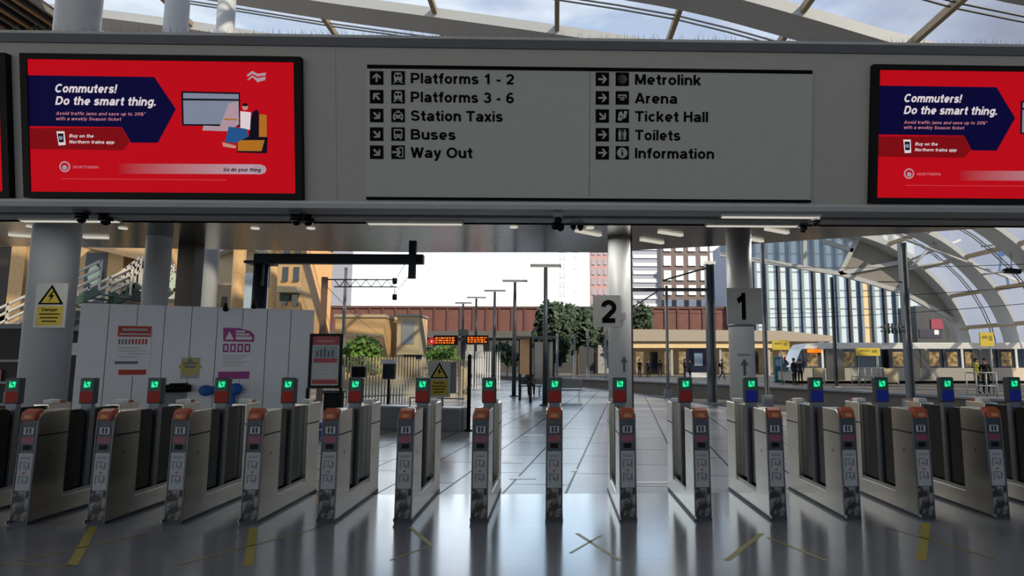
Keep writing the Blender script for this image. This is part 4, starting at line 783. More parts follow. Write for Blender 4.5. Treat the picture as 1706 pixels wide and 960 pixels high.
for px, by, ty, w, lab, m in ((1113, 652, 476, .14, 'slim pole on the near edge left of the thick right mast', 'midsteel'), (1187, 674, 441, .3, 'thick dark mast between the two numbered columns, right of the slim pole', 'dsteel'),
        (1278, 661, 398, .17, 'slim tall mast right of the number 1 sign', 'midsteel'), (1394, 646, 462, .16, 'slim dark mast in front of the tram windows', 'dsteel'), (1518, 668, 405, .26, 'tall grey mast with crossing wires in front of the tram joint', 'midsteel')):
    t, zt = mast(px, by, ty, w, lab, m)
    if px == 1187:
        MB().box(-w * .7, -w * .7, zt, w * .7, w * .7, zt + .1).build('cap', M['lamp'], t); z = P(1187, 483, t.location.y).z; MB().box(-3.0, -.05, z - .06, 0, .05, z + .06).build('arm', M['dsteel'], t); b = MB(); b.bar((-1.8, 0, P(1187, 468, t.location.y).z), (0, 0, zt - .1), .06, .06); b.build('stay', M['dsteel'], t); b = MB(); b.bar((-3.0, 0, z - .7), (-1.9, 0, z), .05, .05); b.build('strut', M['dsteel'], t)
    elif px == 1518:
        for k, py in enumerate((470, 545, 552)):
            z = P(px, py, t.location.y).z; MB().box(-1.1, -.03, z - .025, .1, .03, z + .025).build('arm', M['dsteel'], t)
        for k in range(5): MB().tube([(-.9 + k * .15, 0, P(px, 552, t.location.y).z - .1), (-.9 + k * .15, 0, P(px, 545, t.location.y).z + .15)], .05, 6).build('insulator', M['dsteel'], t)
for px, by, ty, Y, lab in ((572, 560, 446, 55, 'thin grey mast right of the zigzag lattice arm'), (957, 612, 556, 58, 'pale mast under the bridge left of the number 2 sign, left one'), (979, 612, 548, 59, 'pale mast under the bridge left of the number 2 sign, right one'), (928, 612, 556, 55, 'pale mast under the bridge behind the nearest lamp post'), (1009, 640, 545, 58, 'thin mast just left of the number 2 column')):
    mast(px, by, ty, .22, lab, 'gal', Y)
WN = 0
def wire(pts, lab, r=.012):
    b = MB(); b.tube(pts, r, 5); tag(b.build('overhead_wire', M['wire']), lab, 'wire', 'overhead wires')
def sag(p, q, s, n=8): return [p.lerp(q, k / n) - Vector((0, 0, s * 4 * (k / n) * (1 - k / n))) for k in range(n + 1)]
wire(sag(P(1057, 520, 34), P(1400, 520, 34), .1), 'overhead wire crossing below the number 1 sign, upper one'); wire(sag(P(1280, 498, 36), P(1706, 478, 30), .15), 'overhead wire from the slim mast to the right edge, upper one', .018)
wire(sag(P(1280, 530, 36), P(1720, 505, 30), .15), 'overhead wire from the slim mast to the right edge, lower one', .018); wire(sag(P(1280, 445, 36), P(1720, 440, 30), .1), 'overhead wire crossing the white roof panels at right', .018)
wire([P(675, 440, 16), P(650, 480, 25.5)], 'thin wire from the boom end down to the lattice arm'); wire([P(680, 462, 15.3), P(640, 510, 40)], 'thin wire slanting down left from the boom end')
wire(sag(P(545, 478, 26), P(640, 560, 60), .3), 'thin wire slanting down from the lattice mast to the bridge')
b = MB()
for k in (0, 1, 2, 3):
    pts = [Vector(p) for p in ((15.5 + k * .9 + (1.2 if k > 1 else 0), 8, -.8), (11.5 + k * .9 + (1.2 if k > 1 else 0), 19, -.8), (7.0 + k * .75 + (1.0 if k > 1 else 0), 30, -.8), (3.2 + k * .6 + (.8 if k > 1 else 0), 40, -.8), (-1.8 + k * .6 + (.8 if k > 1 else 0), 50, -.8))]
    r_ = MB()
    for a, c in zip(pts, pts[1:]): r_.bar(a, c, .07, .15)
    tag(r_.build('track_rail', mat('rusty_rail', '5c4438', .5, .5)), f'{["nearest","second","third","furthest"][k]} steel rail in the track pit between the platforms', 'rail', 'track rails')

# ================================================================== PEOPLE
def person(loc, face, h, coat, legs, lab, pose='stand', extra=None):
    if pose == 'stand':
        J = dict(pel=(0,0,.96), wai=(0,0,1.1), che=(0,0,1.32), nec=(0,.01,1.49), hed=(0,-.01,1.60), top=(0,0,1.71), sl=(-.18,0,1.42), el=(-.24,.03,1.14), wl=(-.24,-.06,.9), hl=(-.24,-.08,.82), sr=(.18,0,1.42), er=(.24,.03,1.14), wr=(.23,-.07,.9), hr=(.23,-.09,.82),
                 pl=(-.09,0,.9), kl=(-.1,-.02,.5), al=(-.11,.03,.09), tl=(-.12,-.13,.04), pr=(.09,0,.9), kr=(.1,-.02,.5), ar=(.11,.03,.09), tr=(.12,-.13,.04))
    elif pose == 'walk':
        J = dict(pel=(0,0,.94), wai=(0,0,1.1), che=(0,-.03,1.32), nec=(0,-.03,1.48), hed=(0,-.06,1.59), top=(0,-.05,1.70), sl=(-.18,-.03,1.41), el=(-.24,.1,1.15), wl=(-.23,.06,.92), hl=(-.23,.03,.84), sr=(.18,-.03,1.41), er=(.23,-.1,1.16), wr=(.2,-.26,1.0), hr=(.19,-.32,.95),
                 pl=(-.09,0,.88), kl=(-.1,-.17,.5), al=(-.1,-.2,.1), tl=(-.1,-.36,.05), pr=(.09,0,.88), kr=(.1,.04,.49), ar=(.1,.3,.16), tr=(.1,.2,.04))
    else:
        J = dict(pel=(0,0,.53), wai=(0,.03,.68), che=(0,.03,.9), nec=(0,0,1.07), hed=(0,-.03,1.18), top=(0,-.02,1.29), sl=(-.18,.02,1.0), el=(-.25,-.03,.75), wl=(-.12,-.26,.66), hl=(-.06,-.32,.65), sr=(.18,.02,1.0), er=(.25,-.03,.75), wr=(.12,-.26,.66), hr=(.06,-.32,.66),
                 pl=(-.1,-.02,.53), kl=(-.13,-.45,.52), al=(-.13,-.43,.09), tl=(-.13,-.58,.04), pr=(.1,-.02,.53), kr=(.13,-.45,.52), ar=(.13,-.4,.09), tr=(.13,-.55,.04))
    R = dict(pel=.15, wai=.135, che=.15, nec=.055, hed=.085, top=.075, sl=.07, el=.05, wl=.035, hl=.035, sr=.07, er=.05, wr=.035, hr=.035, pl=.1, kl=.068, al=.045, tl=.04, pr=.1, kr=.068, ar=.045, tr=.04)
    E = [('pel','wai'),('wai','che'),('che','nec'),('nec','hed'),('hed','top'),('che','sl'),('sl','el'),('el','wl'),('wl','hl'),('che','sr'),('sr','er'),('er','wr'),('wr','hr'),('pel','pl'),('pl','kl'),('kl','al'),('al','tl'),('pel','pr'),('pr','kr'),('kr','ar'),('ar','tr')]
    ks = list(J); me = bpy.data.meshes.new('sk'); me.from_pydata([J[k] for k in ks], [(ks.index(a), ks.index(c)) for a, c in E], [])
    o = bpy.data.objects.new('sk', me); COL.objects.link(o); sk = o.modifiers.new('s', 'SKIN'); sb = o.modifiers.new('b', 'SUBSURF'); sb.levels = 1
    for k, sv in zip(ks, me.skin_vertices[0].data): sv.radius = (R[k], R[k] * (.72 if k in ('che', 'wai', 'pel') else 1)); sv.use_root = (k == 'pel')
    bpy.context.view_layer.update(); ev = o.evaluated_get(bpy.context.evaluated_depsgraph_get()); m2_ = ev.to_mesh()
    mb = MB(); vs = [tuple(v.co) for v in m2_.vertices]; nz = J['nec'][2]
    def region(c):
        if c.z > nz + .02: return 0
        for hnd in ('hl', 'hr'):
            if (c - Vector(J[hnd])).length < .07: return 0
        for tt, aa in (('tl', 'al'), ('tr', 'ar')):
            if (c - Vector(J[tt])).length < .13 or (c - Vector(J[aa])).length < .07: return 3
        if pose == 'sit': return 2 if (c.y < -.1 and c.z < .62) or c.z < .5 else 1
        return 2 if c.z < .93 and abs(c.x) < .2 else 1
    for p in m2_.polygons: mb.add([vs[i] for i in p.vertices], [list(range(len(p.vertices)))], region(p.center), True)
    ev.to_mesh_clear(); bpy.data.objects.remove(o)
    for hnd, wr in (('hl', 'wl'), ('hr', 'wr')):         # fingers and thumb
        a = Vector(J[hnd]); d = (a - Vector(J[wr])).normalized(); s_ = Vector((0, 1, 0)) if abs(d.y) < .9 else Vector((1, 0, 0)); s_ = (s_ - d * s_.dot(d)).normalized()
        for k, ln in enumerate((.07, .085, .08, .06)):
            b0 = a + s_ * (-.027 + .018 * k) + d * .01; mb.tube([b0, b0 + d * ln * .55, b0 + d * ln - s_.cross(d) * .015], .009, 5, 0, .007)
        b0 = a - s_ * .03 - d * .02; mb.tube([b0, b0 - s_ * .025 + d * .03, b0 - s_ * .03 + d * .06], .011, 5, 0, .008)
    hc = Vector(J['hed']); mb.sphere(hc + Vector((0, -.085, -.0)), .012, .02, .02, 6, 5, 0)
    for s in (-1, 1): mb.sphere(hc + Vector((s * .085, .01, .005)), .012, .02, .03, 6, 5, 0); mb.sphere(hc + Vector((s * .03, -.076, .03)), .011, .008, .008, 6, 4, 4)
    mb.tube([hc + Vector((-.025, -.078, -.045)), hc + Vector((.025, -.078, -.045))], .006, 5, 4)
    bm_ = mb; root = bm_.build('person', [M['skin'], M[coat], M[legs], M['shoe'], M['hair']], loc=loc, rot=(0, 0, face))
    bb = bmesh.new(); bb.from_mesh(root.data); bmesh.ops.remove_doubles(bb, verts=bb.verts, dist=.0004); bb.to_mesh(root.data); bb.free()
    k = h / 1.78; root.scale = (k, k, k); tag(root, lab, 'person', 'people on the platforms')
    tp = Vector(J['top']); b = MB(); b.sphere(tp + Vector((0, .015, -.02)), .093, .1, .085, 12, 8).sphere(tp + Vector((0, .05, -.08)), .085, .07, .09, 12, 8); b.build('hair', M['hair'], root)
    if extra == 'bag':
        b = MB(); b.box(-.14, .1, J['wai'][2], .14, .26, J['nec'][2] - .06); b.build('backpack', M['black'], root, bevel=.03)
    return root
person((SEAT.x, SEAT.y, 0), math.radians(10), 1.72, 'dkcloth', 'dkcloth', 'person in dark clothes sitting on the bench beside the shelter', 'sit')
for px, py, f_, h, c, lg, lab, po, ex in (
    (1066, 629, 20, 1.75, 'dkcloth', 'bluecloth', 'person in dark coat far off, left of a pair by the number 2 column', 'stand', None), (1080, 629, -30, 1.72, 'bluecloth', 'dkcloth', 'person in navy far off, right of a pair right of the number 2 column', 'stand', None),
    (1100, 628, 160, 1.7, 'dkcloth', 'greycloth', 'person in dark jacket far off, left of the slim pole', 'walk', None), (1141, 629.5, 60, 1.76, 'dkcloth', 'dkcloth', 'person in black far off, left of a pair before the dark shop front', 'stand', None),
    (1150, 629.5, -70, 1.72, 'greycloth', 'dkcloth', 'person in grey far off, right of a pair before the dark shop front', 'stand', None), (1203, 634, 80, 1.75, 'dkcloth', 'bluecloth', 'person in black walking with a backpack right of the thick mast', 'walk', 'bag'),
    (1324, 642.5, 30, 1.8, 'dkcloth', 'dkcloth', 'person in black standing by the tram front, left of two', 'stand', None), (1334, 642, -40, 1.74, 'bluecloth', 'dkcloth', 'person in dark blue standing by the tram front, right of two', 'stand', None),
    (1630, 656, 60, 1.78, 'hivis', 'dkcloth', 'person with yellow vest standing below the yellow square sign, left of two', 'stand', None), (1644, 656, -20, 1.76, 'dkcloth', 'dkcloth', 'person in black standing below the yellow square sign, right of two', 'stand', None)):
    q = G(px, py); person((q.x, q.y, 0), math.radians(f_), h, c, lg, lab, po, ex)

# ================================================================== TRAM AND THE OPPOSITE PLATFORM
def tram(pa, pb, Y, lab, nose):
    a, c = P(pa, 600, Y), P(pb, 600, Y); L = c.x - a.x; zr = P(1400, 571, Y).z; z0 = -.25
    t = thing('tram', lab, 'tram', (a.x, Y, z0), group='tram cars'); zr -= z0; D = 2.6; ns = .9 if nose else .0
    MB().prism([(.0, .45), (L, .45), (L, 1.35), (ns * .3 + 0, 1.35), (0, 1.1)], 'y', 0, D).build('lower_body', mat('tram_side', 'a39f96', .4), t)
    MB().prism([(ns, zr - .45), (L, zr - .45), (L, zr), (ns + 1.2 * bool(nose), zr), (ns + .3, zr - .1)], 'y', -.03, D).build('roof', M['white'], t, bevel=.04)
    MB().prism([(ns * .35, 1.35), (L, 1.35), (L, zr - .45), (ns, zr - .45)], 'y', .08, D - .08).build('window_band', M['dkglass'], t)
    b = MB(); 
    for k in range(int((L - ns - .2) / 1.3) + 1): MB().box(ns + k * 1.3, 0, 1.35, ns + k * 1.3 + .16, .1, zr - .45).build('pillar', M['palewall'] if k % 3 else M['dsteel'], t)
    rnd = random.Random(pa)
    for k in range(int((L - ns - 1.1) / 1.3)):
        x = ns + k * 1.3 + .3; MB().box(x, .05, 1.45, x + .75, .09, zr - .65).build('window', mat('warm_interior', '8f7a58', .3, emit=.12, var=.85, scale=3.5), t)
    for k in range(max(1, int((L - ns - 3) / 4.4) + 1)):
        x = ns + 1.6 + k * 4.4
        for s in (0, .68): MB().box(x + s, -.02, .5, x + s + .62, .02, zr - .5).build('door', mat('tram_door', '4b4a46', .2, spec=.8), t)
    MB().box(.4, .3, 0.0, L - .1, D - .3, .45).build('underframe', M['black'], t)
    if nose:
        MB().prism([(-.02, 1.1), (.35, 1.4), (ns, zr - .5), (ns - .06, zr - .5), (.28, 1.4), (-.06, 1.1)], 'y', .15, D - .15).build('windscreen', M['dkglass'], t)
        MB().box(ns + .3, -.05, zr - .7, ns + 1.3, -.02, zr - .47).build('destination_display', M['orangeled'], t)
    return t
TY = 43.6
tram(1317, 1470, TY, 'tram car with rounded white front facing left, behind the platform people', True); tram(1481, 1735, TY, 'tram car with pale pillars and lit windows at right, behind the yellow sign', False)
def banner(px0, py0, px1, py1, Y, lab, post, m='yellowsign'):
    p, q = P(px0, py1, Y), P(px1, py0, Y); t = thing('platform_sign', lab, 'sign', ((p.x + q.x) / 2, Y, 0)); w = (q.x - p.x) / 2
    MB().box(-w, 0, p.z, w, .08, q.z).build('board', M[m], t); b = MB(); h = q.z - p.z
    b.rect(-w * .75, p.z + h * .55, w * .1, p.z + h * .75, -.004); b.rect(w * .3, p.z + h * .4, w * .75, p.z + h * .75, -.004); b.build('print', mat('sign_print_olive', '8a7d3a', .6), t)
    for x in post: MB().tube([(x * w, .04, 0), (x * w, .04, p.z)], .04, 8).build('post', M['gal'], t)
banner(1427, 580, 1466, 593, 40, 'wide yellow sign in front of the tram windows', (-.8, .8)); banner(1634, 554, 1655, 577, 30, 'square yellow sign on a post at right, above two people', (.5,)); banner(1287, 567, 1315, 583, 41.5, 'pale yellow sign left of the tram front', (0,))
q = G(1298, 637); t = thing('help_point', 'teal information totem on the platform left of the tram front', 'totem', q); MB().box(-.33, -.1, 0, .33, .1, 1.9).build('body', M['teal'], t, bevel=.03); MB().rect(-.24, 1.2, .24, 1.7, -.104).build('panel', M['winglass'], t); MB().box(-.36, -.13, 0, .36, .13, .06).build('base', M['dsteel'], t)
q = G(1312, 636); t = thing('poster_case', 'white poster case beside the teal totem', 'poster case', q); MB().box(-.3, -.05, .3, .3, .05, 2.0).build('case', M['palewall'], t); MB().box(-.04, -.03, 0, .04, .03, .3).build('leg', M['midsteel'], t); MB().rect(-.25, 1.5, .25, 1.9, -.054).rect(-.25, .5, .25, .9, -.054).build('prints', M['pred'], t)
for px, py, wd, lab in ((1346, 637, .55, 'cream panel on the platform right of the pair by the tram front'), (1365, 641.5, .4, 'smaller cream panel in front of the first tram car'), (1485, 643, .5, 'cream panel below the tram joint')):
    q = G(px, py); t = thing('barrier_panel', lab, 'panel', q, group='cream panels on the tram platform'); MB().box(-wd, -.04, .2, wd, .04, 1.1).build('sheet', M['cream'], t); MB().box(-wd, -.05, 0, -wd + .06, .05, 1.12).box(wd - .06, -.05, 0, wd, .05, 1.12).build('frame', M['gal'], t)
q0, q1 = G(1420, 641), G(1475, 642); t = thing('railing', 'grey post-and-rail railing on the tram platform below the wide yellow sign', 'railing', q0); d = q1 - q0
for k in range(6): p = d * (k / 5); MB().tube([(p.x, p.y, 0), (p.x, p.y, 1.15)], .04, 8).build('post', M['gal'], t)
for z in (.55, 1.12): b = MB(); b.tube([(0, 0, z), (d.x, d.y, z)], .03, 8); b.build('rail', M['gal'], t)
q0, q1 = G(1612, 661), G(1662, 662); t = thing('railing', 'grey railing in front of the two people below the square yellow sign', 'railing', q0); d = q1 - q0
for k in range(4): p = d * (k / 3); MB().tube([(p.x, p.y, 0), (p.x, p.y, 1.1)], .035, 8).build('post', M['gal'], t)
for z in (.5, 1.08): b = MB(); b.tube([(0, 0, z), (d.x, d.y, z)], .03, 8); b.build('rail', M['gal'], t)
# long grey canopy with a cream fascia and shop fronts under it
YC = 68.0; a, c = P(1036, 600, YC), P(1392, 600, YC); t = thing('platform_canopy', 'long grey canopy with cream fascia over the far platform shops', 'canopy', (a.x, YC, 0)); L = c.x - a.x
zt, zm, zb_ = P(1150, 549, YC).z, P(1150, 569, YC).z, P(1150, 580, YC).z
MB().prism([(0, zt), (L * .75, zt - .15), (L, zt - .75), (L, zm), (0, zm)], 'y', -.5, 5).build('roof_slab', M['beige'], t); MB().box(0, -.2, zb_, L * .72, .2, zm).build('fascia', M['cream'], t)
MB().box(0, 4.5, 0, L, 5, zm).build('shop_wall', M['cream'], t)
for k in range(14):
    x = L * k / 14 + .4; MB().box(x, 4.4, .1, x + L / 14 - .8, 4.5, 2.6).build('shop_window', M['dkglass'] if k in (2, 5, 6, 9) else mat('lit_shop_window', 'c9b48c', .3, emit=.25, var=.5, scale=2), t)
for k in range(5): MB().box(L * k / 4.4, .0, 0, L * k / 4.4 + .25, .25, zm).build('post', M['gal'], t)
q = P(1167, 600, 60); t = thing('kiosk', 'dark blue kiosk with pale base on the far platform beside the thick mast', 'kiosk', (q.x, 60, 0)); MB().box(-1.1, 0, 0.45, 1.1, 1.5, 2.75).build('body', M['navy'], t); MB().box(-1.15, -.05, 0, 1.15, 1.5, .45).build('base', M['palewall'], t); MB().box(-.6, -.04, 1.1, .2, 0, 2.3).build('screen', M['winglass'], t)
# ================================================================== BRIDGE, TREES, BUILDINGS BEYOND
YBR = 78.0
a, c = P(480, 600, YBR), P(1225, 600, YBR); t = thing('railway_bridge', 'long red-brown parapet bridge crossing behind the platforms', 'bridge', (a.x, YBR, -1)); L = c.x - a.x
zt, zm, zb_ = P(700, 514, YBR).z + 1, P(700, 552, YBR).z + 1, P(700, 563, YBR).z + 1
MB().box(0, 0, zm, L, .5, zt).build('parapet', M['brick'], t); MB().box(0, -.15, zt, L, .65, zt + .3).build('parapet_coping', mat('rust_coping', '4a3230', .8), t)
b = MB(); k = 0
while k < L: b.box(k, -.12, zm, k + .25, 0, zt); k += 1.6
b.build('parapet_ribs', mat('parapet_rib', '4e3233', .8), t); MB().box(0, -.4, zb_, L, 9, zm).build('deck_girder', M['dkconc'], t)
for px in (585, 690, 790, 905, 1010, 1120): x = P(px, 600, YBR).x - a.x; MB().box(x - 1.0, .5, 0, x + 1.0, 8, zb_).build('pier', M['concrete'], t)
def box_thing(name, lab, cat, px0, py0, px1, py1, Y, m, depth=4., base=None):
    p, q = P(px0, py1, Y), P(px1, py0, Y); z0 = p.z if base is None else base
    t = thing(name, lab, cat, ((p.x + q.x) / 2, Y, z0)); w = (q.x - p.x) / 2; h = q.z - z0; return t, w, h
t, w, h = box_thing('abutment', 'tan sunlit stone wall below the bridge at left', 'wall', 556, 529, 640, 600, 62, None, base=-1); MB().box(-w, 0, 0, w, 5, h).build('wall', M['coltan'], t); MB().box(-w - .1, -.15, h, w + .1, 5, h + .3).build('coping', M['cream'], t)
MB().box(-w * .9, -.06, h * .72, w * .9, 0, h * .76).build('string_course', M['cream'], t)
t, w, h = box_thing('signal_hut', 'grey and tan hut in front of the bridge, left of the departure boards', 'hut', 660, 527, 699, 600, 64, None, base=-1)
MB().box(-w, 0, h * .45, w, 4, h).build('cabin', M['cream'], t); MB().box(-w * .6, -.05, h * .6, w * .55, 0, h * .93).build('window', M['gal'], t); MB().box(-w * .5, .5, 0, w * .6, 3.5, h * .45).build('stem', M['dkconc'], t); MB().box(-w * 1.1, -.2, h, w * 1.1, 4.2, h + .2).build('roof', M['gal'], t)
def leaves(b, c, r, n, size, rnd):
    for _ in range(n):
        d = Vector((rnd.gauss(0, 1), rnd.gauss(0, 1), rnd.gauss(0, 1))).normalized() * (rnd.random() ** .4)
        p = Vector(c) + Vector((d.x * r[0], d.y * r[1], d.z * r[2])); u = Vector((rnd.gauss(0, 1), rnd.gauss(0, 1), rnd.gauss(0, 1))).normalized(); v = u.orthogonal().normalized(); s = size * rnd.uniform(.6, 1.3)
        b.add([p - u * s, p + v * s * .6, p + u * s, p - v * s * .6], [(0, 1, 2, 3)])
def tree(px, py0, py1, pw, Y, lab, m, name='tree', base=-1, n=900, seed=1):
    q = P(px, 600, Y); z1, z0 = P(px, py0, Y).z, P(px, py1, Y).z; w = pw * Y / F / 2; rnd = random.Random(seed); t = thing(name, lab, name, (q.x, Y, base), group='greenery along the line')
    b = MB()
    for k in range(7): leaves(b, (rnd.uniform(-.5, .5) * w, rnd.uniform(-.4, .4) * w, (z0 + z1) / 2 - base + rnd.uniform(-.25, .25) * (z1 - z0)), (w * .6, w * .6, (z1 - z0) * .34), n // 7, .05 * (z1 - z0) + .1, rnd)
    b.build('foliage', M[m], t); zc = (z0 + z1) / 2 - base
    b = MB(); b.tube([(0, 0, 0), (.05, 0, zc * .6), (0, 0, zc)], max(.08, w * .06), 7, 0, .04)
    for s in (-1, 1): b.tube([(0, 0, zc * .6), (s * w * .4, .1, zc * 1.05)], max(.05, w * .03), 6, 0, .02)
    b.build('trunk', M['bark'], t)
tree(604, 560, 622, 70, 50, 'bright green sunlit bush left of the bridge hut', 'green', 'bush', n=1500, seed=2)
tree(918, 506, 604, 74, 66, 'broad dark green tree in front of the bridge behind the nearest lamp post', 'dkgreen', n=2600, seed=3); tree(962, 500, 596, 66, 70, 'dark green tree left of the number 2 sign', 'dkgreen', n=2200, seed=4); tree(990, 508, 580, 50, 74, 'dark tree top just left of the number 2 sign', 'dkgreen', n=900, seed=9)
tree(1068, 508, 576, 44, 76, 'green tree behind the right side of the number 2 column', 'dkgreen', n=900, seed=5); tree(700, 562, 592, 40, 71, 'small olive bush under the bridge left of the departure boards', 'dkgreen', 'bush', n=700, seed=6); tree(845, 570, 612, 52, 66, 'dark bush under the bridge by the second lamp post', 'dkgreen', 'bush', n=800, seed=7); tree(745, 575, 604, 70, 60, 'low scrub under the left departure board', 'green', 'bush', n=900, seed=8)
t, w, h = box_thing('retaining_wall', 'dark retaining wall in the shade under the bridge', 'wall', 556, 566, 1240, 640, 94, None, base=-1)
MB().box(-w, 0, 0, w, 1, h).build('wall', mat('shade_darkened_brick', '34373b', .9, var=.2), t); MB().box(-w, -.2, h, w, 1, h + .3).build('coping', M['concrete'], t)  # wall colour darkened to carry the shade beneath the bridge deck
def tower(lab, px0, py0, px1, Y, wall, win, cols, rows, depth=4, wz0=.1, kind='window', frac=(.6, .55), name='tower_block'):
    p, q = P(px0, 600, Y), P(px1, py0, Y); t = thing(name, lab, 'building', ((p.x + q.x) / 2, Y, -1)); w = (q.x - p.x) / 2; h = q.z + 1
    MB().box(-w, 0, 0, w, depth, h).build('wall', M[wall], t); MB().box(-w - .2, -.2, h, w + .2, depth, h + .6).build('parapet', M['concrete'], t); pr = None
    for i in range(cols):
        for j in range(rows):
            x = -w + 2 * w * (i + .5) / cols; z = h * (wz0 + (1 - wz0) * (j + .5) / rows); ww = w / cols * frac[0]; hh = h * (1 - wz0) / rows * frac[1] / 2
            if pr is None: pr = MB().box(-ww, -.08, -hh, ww, .0, hh).box(-ww, -.2, -hh - .2, ww, .0, -hh).build(kind, M[win], t, loc=(x, 0, z))
            else: o = pr.copy(); COL.objects.link(o); o.parent = t; o.location = (x, 0, z)
    return t, w, h
tower('pink tower block with small windows left of the number 2 column', 984, 395, 1052, 150, 'pink', 'bluegrey', 7, 12, frac=(.45, .5))
tower('pale hazy tower far behind the lamp posts, left one', 931, 405, 943, 260, 'palewall', 'winglass', 2, 12)
tower('very pale slim tower far behind the lamp posts, right one', 955, 395, 963, 280, 'palewall', 'palewall', 1, 10)
tower('blue-grey tower block with long balcony bands right of the number 2 column', 1052, 380, 1112, 120, 'bluegrey', 'palewin', 1, 16, frac=(.85, .3), kind='balcony')
tower('brown block with large pale square windows behind the thick mast', 1104, 398, 1182, 98, 'brownclad', 'palewin', 4, 6, wz0=.36, frac=(.6, .6), name='apartment_block')
tower('pale glass office block left of the number 1 sign', 1180, 385, 1262, 112, 'winglass', 'palewin', 4, 12, frac=(.9, .7), name='office_block')
t, w, h = tower('apartment block with blue-grey window bays above the hoarding end', 506, 380, 552, 89, 'bluegrey', 'winglass', 3, 6, depth=10, wz0=.3, frac=(.75, .65), name='apartment_block')
t, w, h = tower('tan sunlit apartment block behind the dark mast and boom', 440, 395, 506, 60, 'coltan', 'dkglass', 3, 4, depth=8, wz0=.35, frac=(.5, .5), name='apartment_block')
MB().box(-w * .2, -1.2, h * .62, w * 1.0, 0, h * .66).build('balcony', M['cream'], t); MB().prism([(-w * .4, h * .45), (w * .9, h * .40), (w * .9, h * .44), (-w * .4, h * .53)], 'y', -1.5, -.2).build('awning', M['cream'], t); MB().box(-w * .2, -.3, h * .57, w * .4, -.05, h * .62).build('planter', M['dkgreen'], t)
# arena hall: tall glass wall of alternating fins
YA = 76.0; a, c = P(1244, 600, YA), P(1540, 600, YA); t = thing('arena_hall', 'tall glass hall with pale and dark vertical bays behind the tram', 'building', (a.x, YA, -1)); L = c.x - a.x; zt = P(1400, 385, YA).z + 1
MB().box(0, .6, 0, L, 15, zt).build('wall', M['bluegrey'], t); n_ = 15
for k in range(n_):
    x = L * k / n_; o = MB().box(x + .1, .3, 1, x + L / n_ * (.8 if k % 3 else .62), .6, zt - .5)
    for j in range(7): o.box(x + .1, .25, 2 + j * 2.3, x + L / n_ * .78, .3, 2.12 + j * 2.3, 1)
    o.build('glass_bay', [M['winglass'] if k != 10 else M['cream'], M['midsteel']], t); MB().box(x - .2, -.1, 0, x + .1, .6, zt).build('fin', mat('fin_blue_grey', '5c7080', .5) if k % 3 else M['dsteel'], t)
q0, q1 = P(1530, 590, 56), P(1592, 510, 56); t = thing('dark_stall', 'dark stall with a red and blue panel under the roof foot', 'stall', ((q0.x + q1.x) / 2, 56, 0)); w = (q1.x - q0.x) / 2
MB().box(-w, 0, 0, w, 3, q1.z).build('body', M['dsteel'], t); z = P(1555, 552, 56).z; MB().box(-w * .9, -.05, z - .6, w * .2, 0, z + .2).build('blue_panel', M['navy'], t); MB().box(-w * .3, -.08, z + .2, w * .3, 0, z + 1.1).build('red_panel', M['maroon'], t); MB().box(-.3, -.07, z - .3, .1, 0, z + .1).build('white_mark', M['white'], t)
for px, py, Y, lab in ((1686, 405, 42, 'upper black loudspeaker pod hanging under the arched roof at right'), (1686, 452, 41, 'lower black loudspeaker pod hanging under the arched roof at right')):
    q = P(px, py, Y); t = thing('speaker_pod', lab, 'loudspeaker', q, group='pods under the arched roof'); MB().prism([(-.55, -.12), (.5, -.2), (.6, .1), (-.4, .22), (-.6, .1)], 'y', -.2, .2).build('body', M['black'], t, bevel=.05); b = MB(); b.tube([(0, 0, .15), (0, 0, 1.6)], .03, 6); b.build('rod', M['midsteel'], t); b = MB(); b.tube([(-2.2, 0, -.25), (3.0, 0, .45)], .07, 6); b.build('carrier_rail', M['ribpaint'], t)

# ================================================================== STATION BUILDING AND STAIRS AT LEFT
YL = 34.0; a, c = P(-60, 600, YL), P(300, 600, YL); t = thing('station_building', 'tan stone station building with dark openings behind the left columns', 'building', (a.x, YL, 0)); L = c.x - a.x; zt = P(0, 405, YL).z
lx = lambda px: P(px, 600, YL).x - a.x; lz = lambda py: P(100, py, YL).z
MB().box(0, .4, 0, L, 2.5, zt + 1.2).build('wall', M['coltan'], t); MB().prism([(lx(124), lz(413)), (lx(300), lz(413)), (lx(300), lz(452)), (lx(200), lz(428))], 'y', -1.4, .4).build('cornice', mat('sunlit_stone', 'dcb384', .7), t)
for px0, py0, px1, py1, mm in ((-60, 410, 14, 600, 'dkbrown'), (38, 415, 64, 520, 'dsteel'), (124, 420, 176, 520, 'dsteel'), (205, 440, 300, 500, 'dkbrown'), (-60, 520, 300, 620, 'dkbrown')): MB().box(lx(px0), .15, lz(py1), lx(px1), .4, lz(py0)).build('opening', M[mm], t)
for px0, px1 in ((14, 38), (177, 203)): MB().box(lx(px0), -.5, 0, lx(px1), .4, lz(411)).build('pilaster', M['coltan'], t)
for px, py in ((48, 441), (143, 458)):
    b = MB(); b.prism([(lx(px) + .33 * math.cos(k * .3142), lz(py) + .54 * math.sin(k * .3142)) for k in range(20)], 'y', .02, .15); b.build('oval_window', M['mint'], t)
b = MB(); b.bar((lx(172), .0, 0), (lx(172), .0, lz(415)), .1, .1); b.build('downpipe', M['gal'], t)
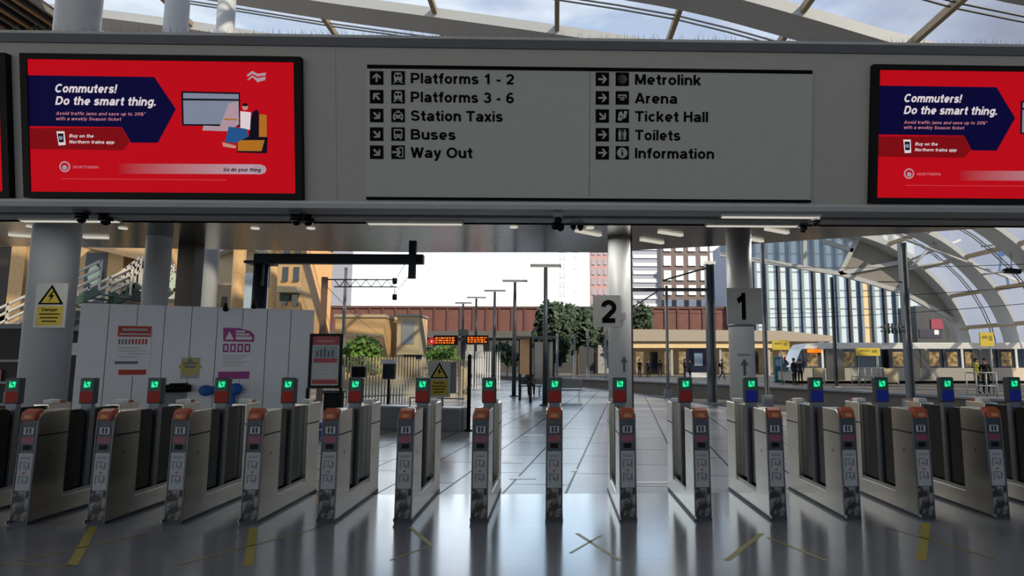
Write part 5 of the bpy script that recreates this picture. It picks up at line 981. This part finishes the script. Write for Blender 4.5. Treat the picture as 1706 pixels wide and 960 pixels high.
def stair(pa, pb, Y, w, n, lab):
    a, c = P(*pa, Y), P(*pb, Y); t = thing('staircase', lab, 'stairs', (a.x, Y, a.z)); d = c - a
    for s in (0, w): b = MB(); b.bar((0, s, 0), (d.x, s, d.z), .06, .28); b.build('stringer', M['stairgreen'], t)
    b = MB()
    for k in range(n): b.box(d.x * k / n, .03, d.z * k / n + .02, d.x * (k + 1) / n, w - .03, d.z * k / n + .06)
    b.build('treads', M['concrete'], t)
    for s in (0, w):
        for zz in (.5, .78, 1.05): b = MB(); b.bar((0, s, zz), (d.x, s, d.z + zz), .06, .08); b.build('handrail', M['rail'], t)
        for k in range(7): x = d.x * k / 6; MB().box(x - .03, s - .03, d.z * k / 6, x + .03, s + .03, d.z * k / 6 + 1.08).build('baluster', M['rail'], t)
    for x, z in ((0.05, -a.z), (d.x - .05, -a.z)): MB().box(x - .1, w/2 - .1, z, x + .1, w/2 + .1, d.z * (x > .2)).build('support', M['stairgreen'], t)
    return t
stair((-70, 595), (165, 484), 22.0, 1.6, 16, 'white-railed green staircase rising right past the danger sign column'); stair((182, 512), (232, 474), 23.7, 2.0, 10, 'short white-railed stair flight rising to the landing behind the hoarding')
a, c = P(226, 600, 26.2), P(306, 600, 26.2); z = P(260, 486, 26.2).z; t = thing('landing', 'white-railed landing with glass panels above the hoarding', 'landing', (a.x, 26.2, 0)); L = c.x - a.x
MB().box(0, 0, z - .3, L, 2.2, z).build('deck', M['rail'], t); MB().box(0, 0, z + .15, L, .04, z + .8).build('glass_panel', M['mint'], t); MB().box(0, -.03, z + .85, L, .07, z + .95).build('handrail', M['rail'], t)
for k in range(5): MB().box(L * k / 4 - .04, -.04, z, L * k / 4 + .04, .06, z + .95).build('post', M['rail'], t)
for x in (.15, L - .15): MB().box(x - .1, 1, 0, x + .1, 1.2, z - .3).build('support', M['stairgreen'], t)
q0, q1 = P(-40, 690, 16.5), P(62, 548, 16.5); t = thing('shop_kiosk', 'dark brown kiosk with shelves at the far left edge behind the gates', 'kiosk', ((q0.x + q1.x) / 2, 16.5, 0)); w = (q1.x - q0.x) / 2; h = q1.z
MB().box(-w, 0, 0, w, 1.6, h).build('body', M['dkbrown'], t); MB().box(-w - .05, -.1, h, w + .08, 1.7, h + .12).build('counter_top', M['concrete'], t)
for k in range(3): MB().box(-w * .9, -.06, .5 + k * .55, w * .9, 0, .56 + k * .55).build('shelf', M['midsteel'], t)
for k in range(4): MB().box(-w * .8 + k * w * .42, -.05, .58 + .55 * (k % 2), -w * .55 + k * w * .42, 0, .85 + .55 * (k % 2)).build('display_item', M['maroon'] if k % 2 else M['cream'], t)
q = P(116, 640, 13.2); t = thing('equipment_cabinet', 'tall dark cabinet between the danger sign column and the hoarding', 'cabinet', (q.x, 13.2, 0)); MB().box(-.18, 0, 0, .16, .5, 2.1).build('body', M['dkbrown'], t); MB().box(-.02, -.04, 1.75, .16, 0, 2.0).box(-.1, -.04, .5, .0, 0, .7).build('pale_label', M['palewall'], t); MB().box(.1, -.03, 1.0, .13, 0, 1.3).build('handle', M['gal'], t)
t, w, h = box_thing('pale_annex', 'pale cream annex with brown lower part between the pale and tan columns', 'building', 352, 396, 432, 600, 47, None, base=0)
MB().box(-w, 0, 0, w, 3, h).build('wall', M['cream'], t); MB().prism([(-w, h * .86), (w * .2, h * .93), (w, h * .9), (w, h * .95), (-w, h * .95)], 'y', -1, 0).build('awning', M['palewall'], t); MB().box(-w * .9, -.6, 0, -w * .1, 0, h * .66).build('brown_bay', M['coldark'], t); MB().box(-w * .45, -.66, h * .3, -w * .2, -.6, h * .58).build('window', M['dkglass'], t); MB().box(w * .2, -.1, h * .3, w * .85, 0, h * .75).build('window', M['winglass'], t)
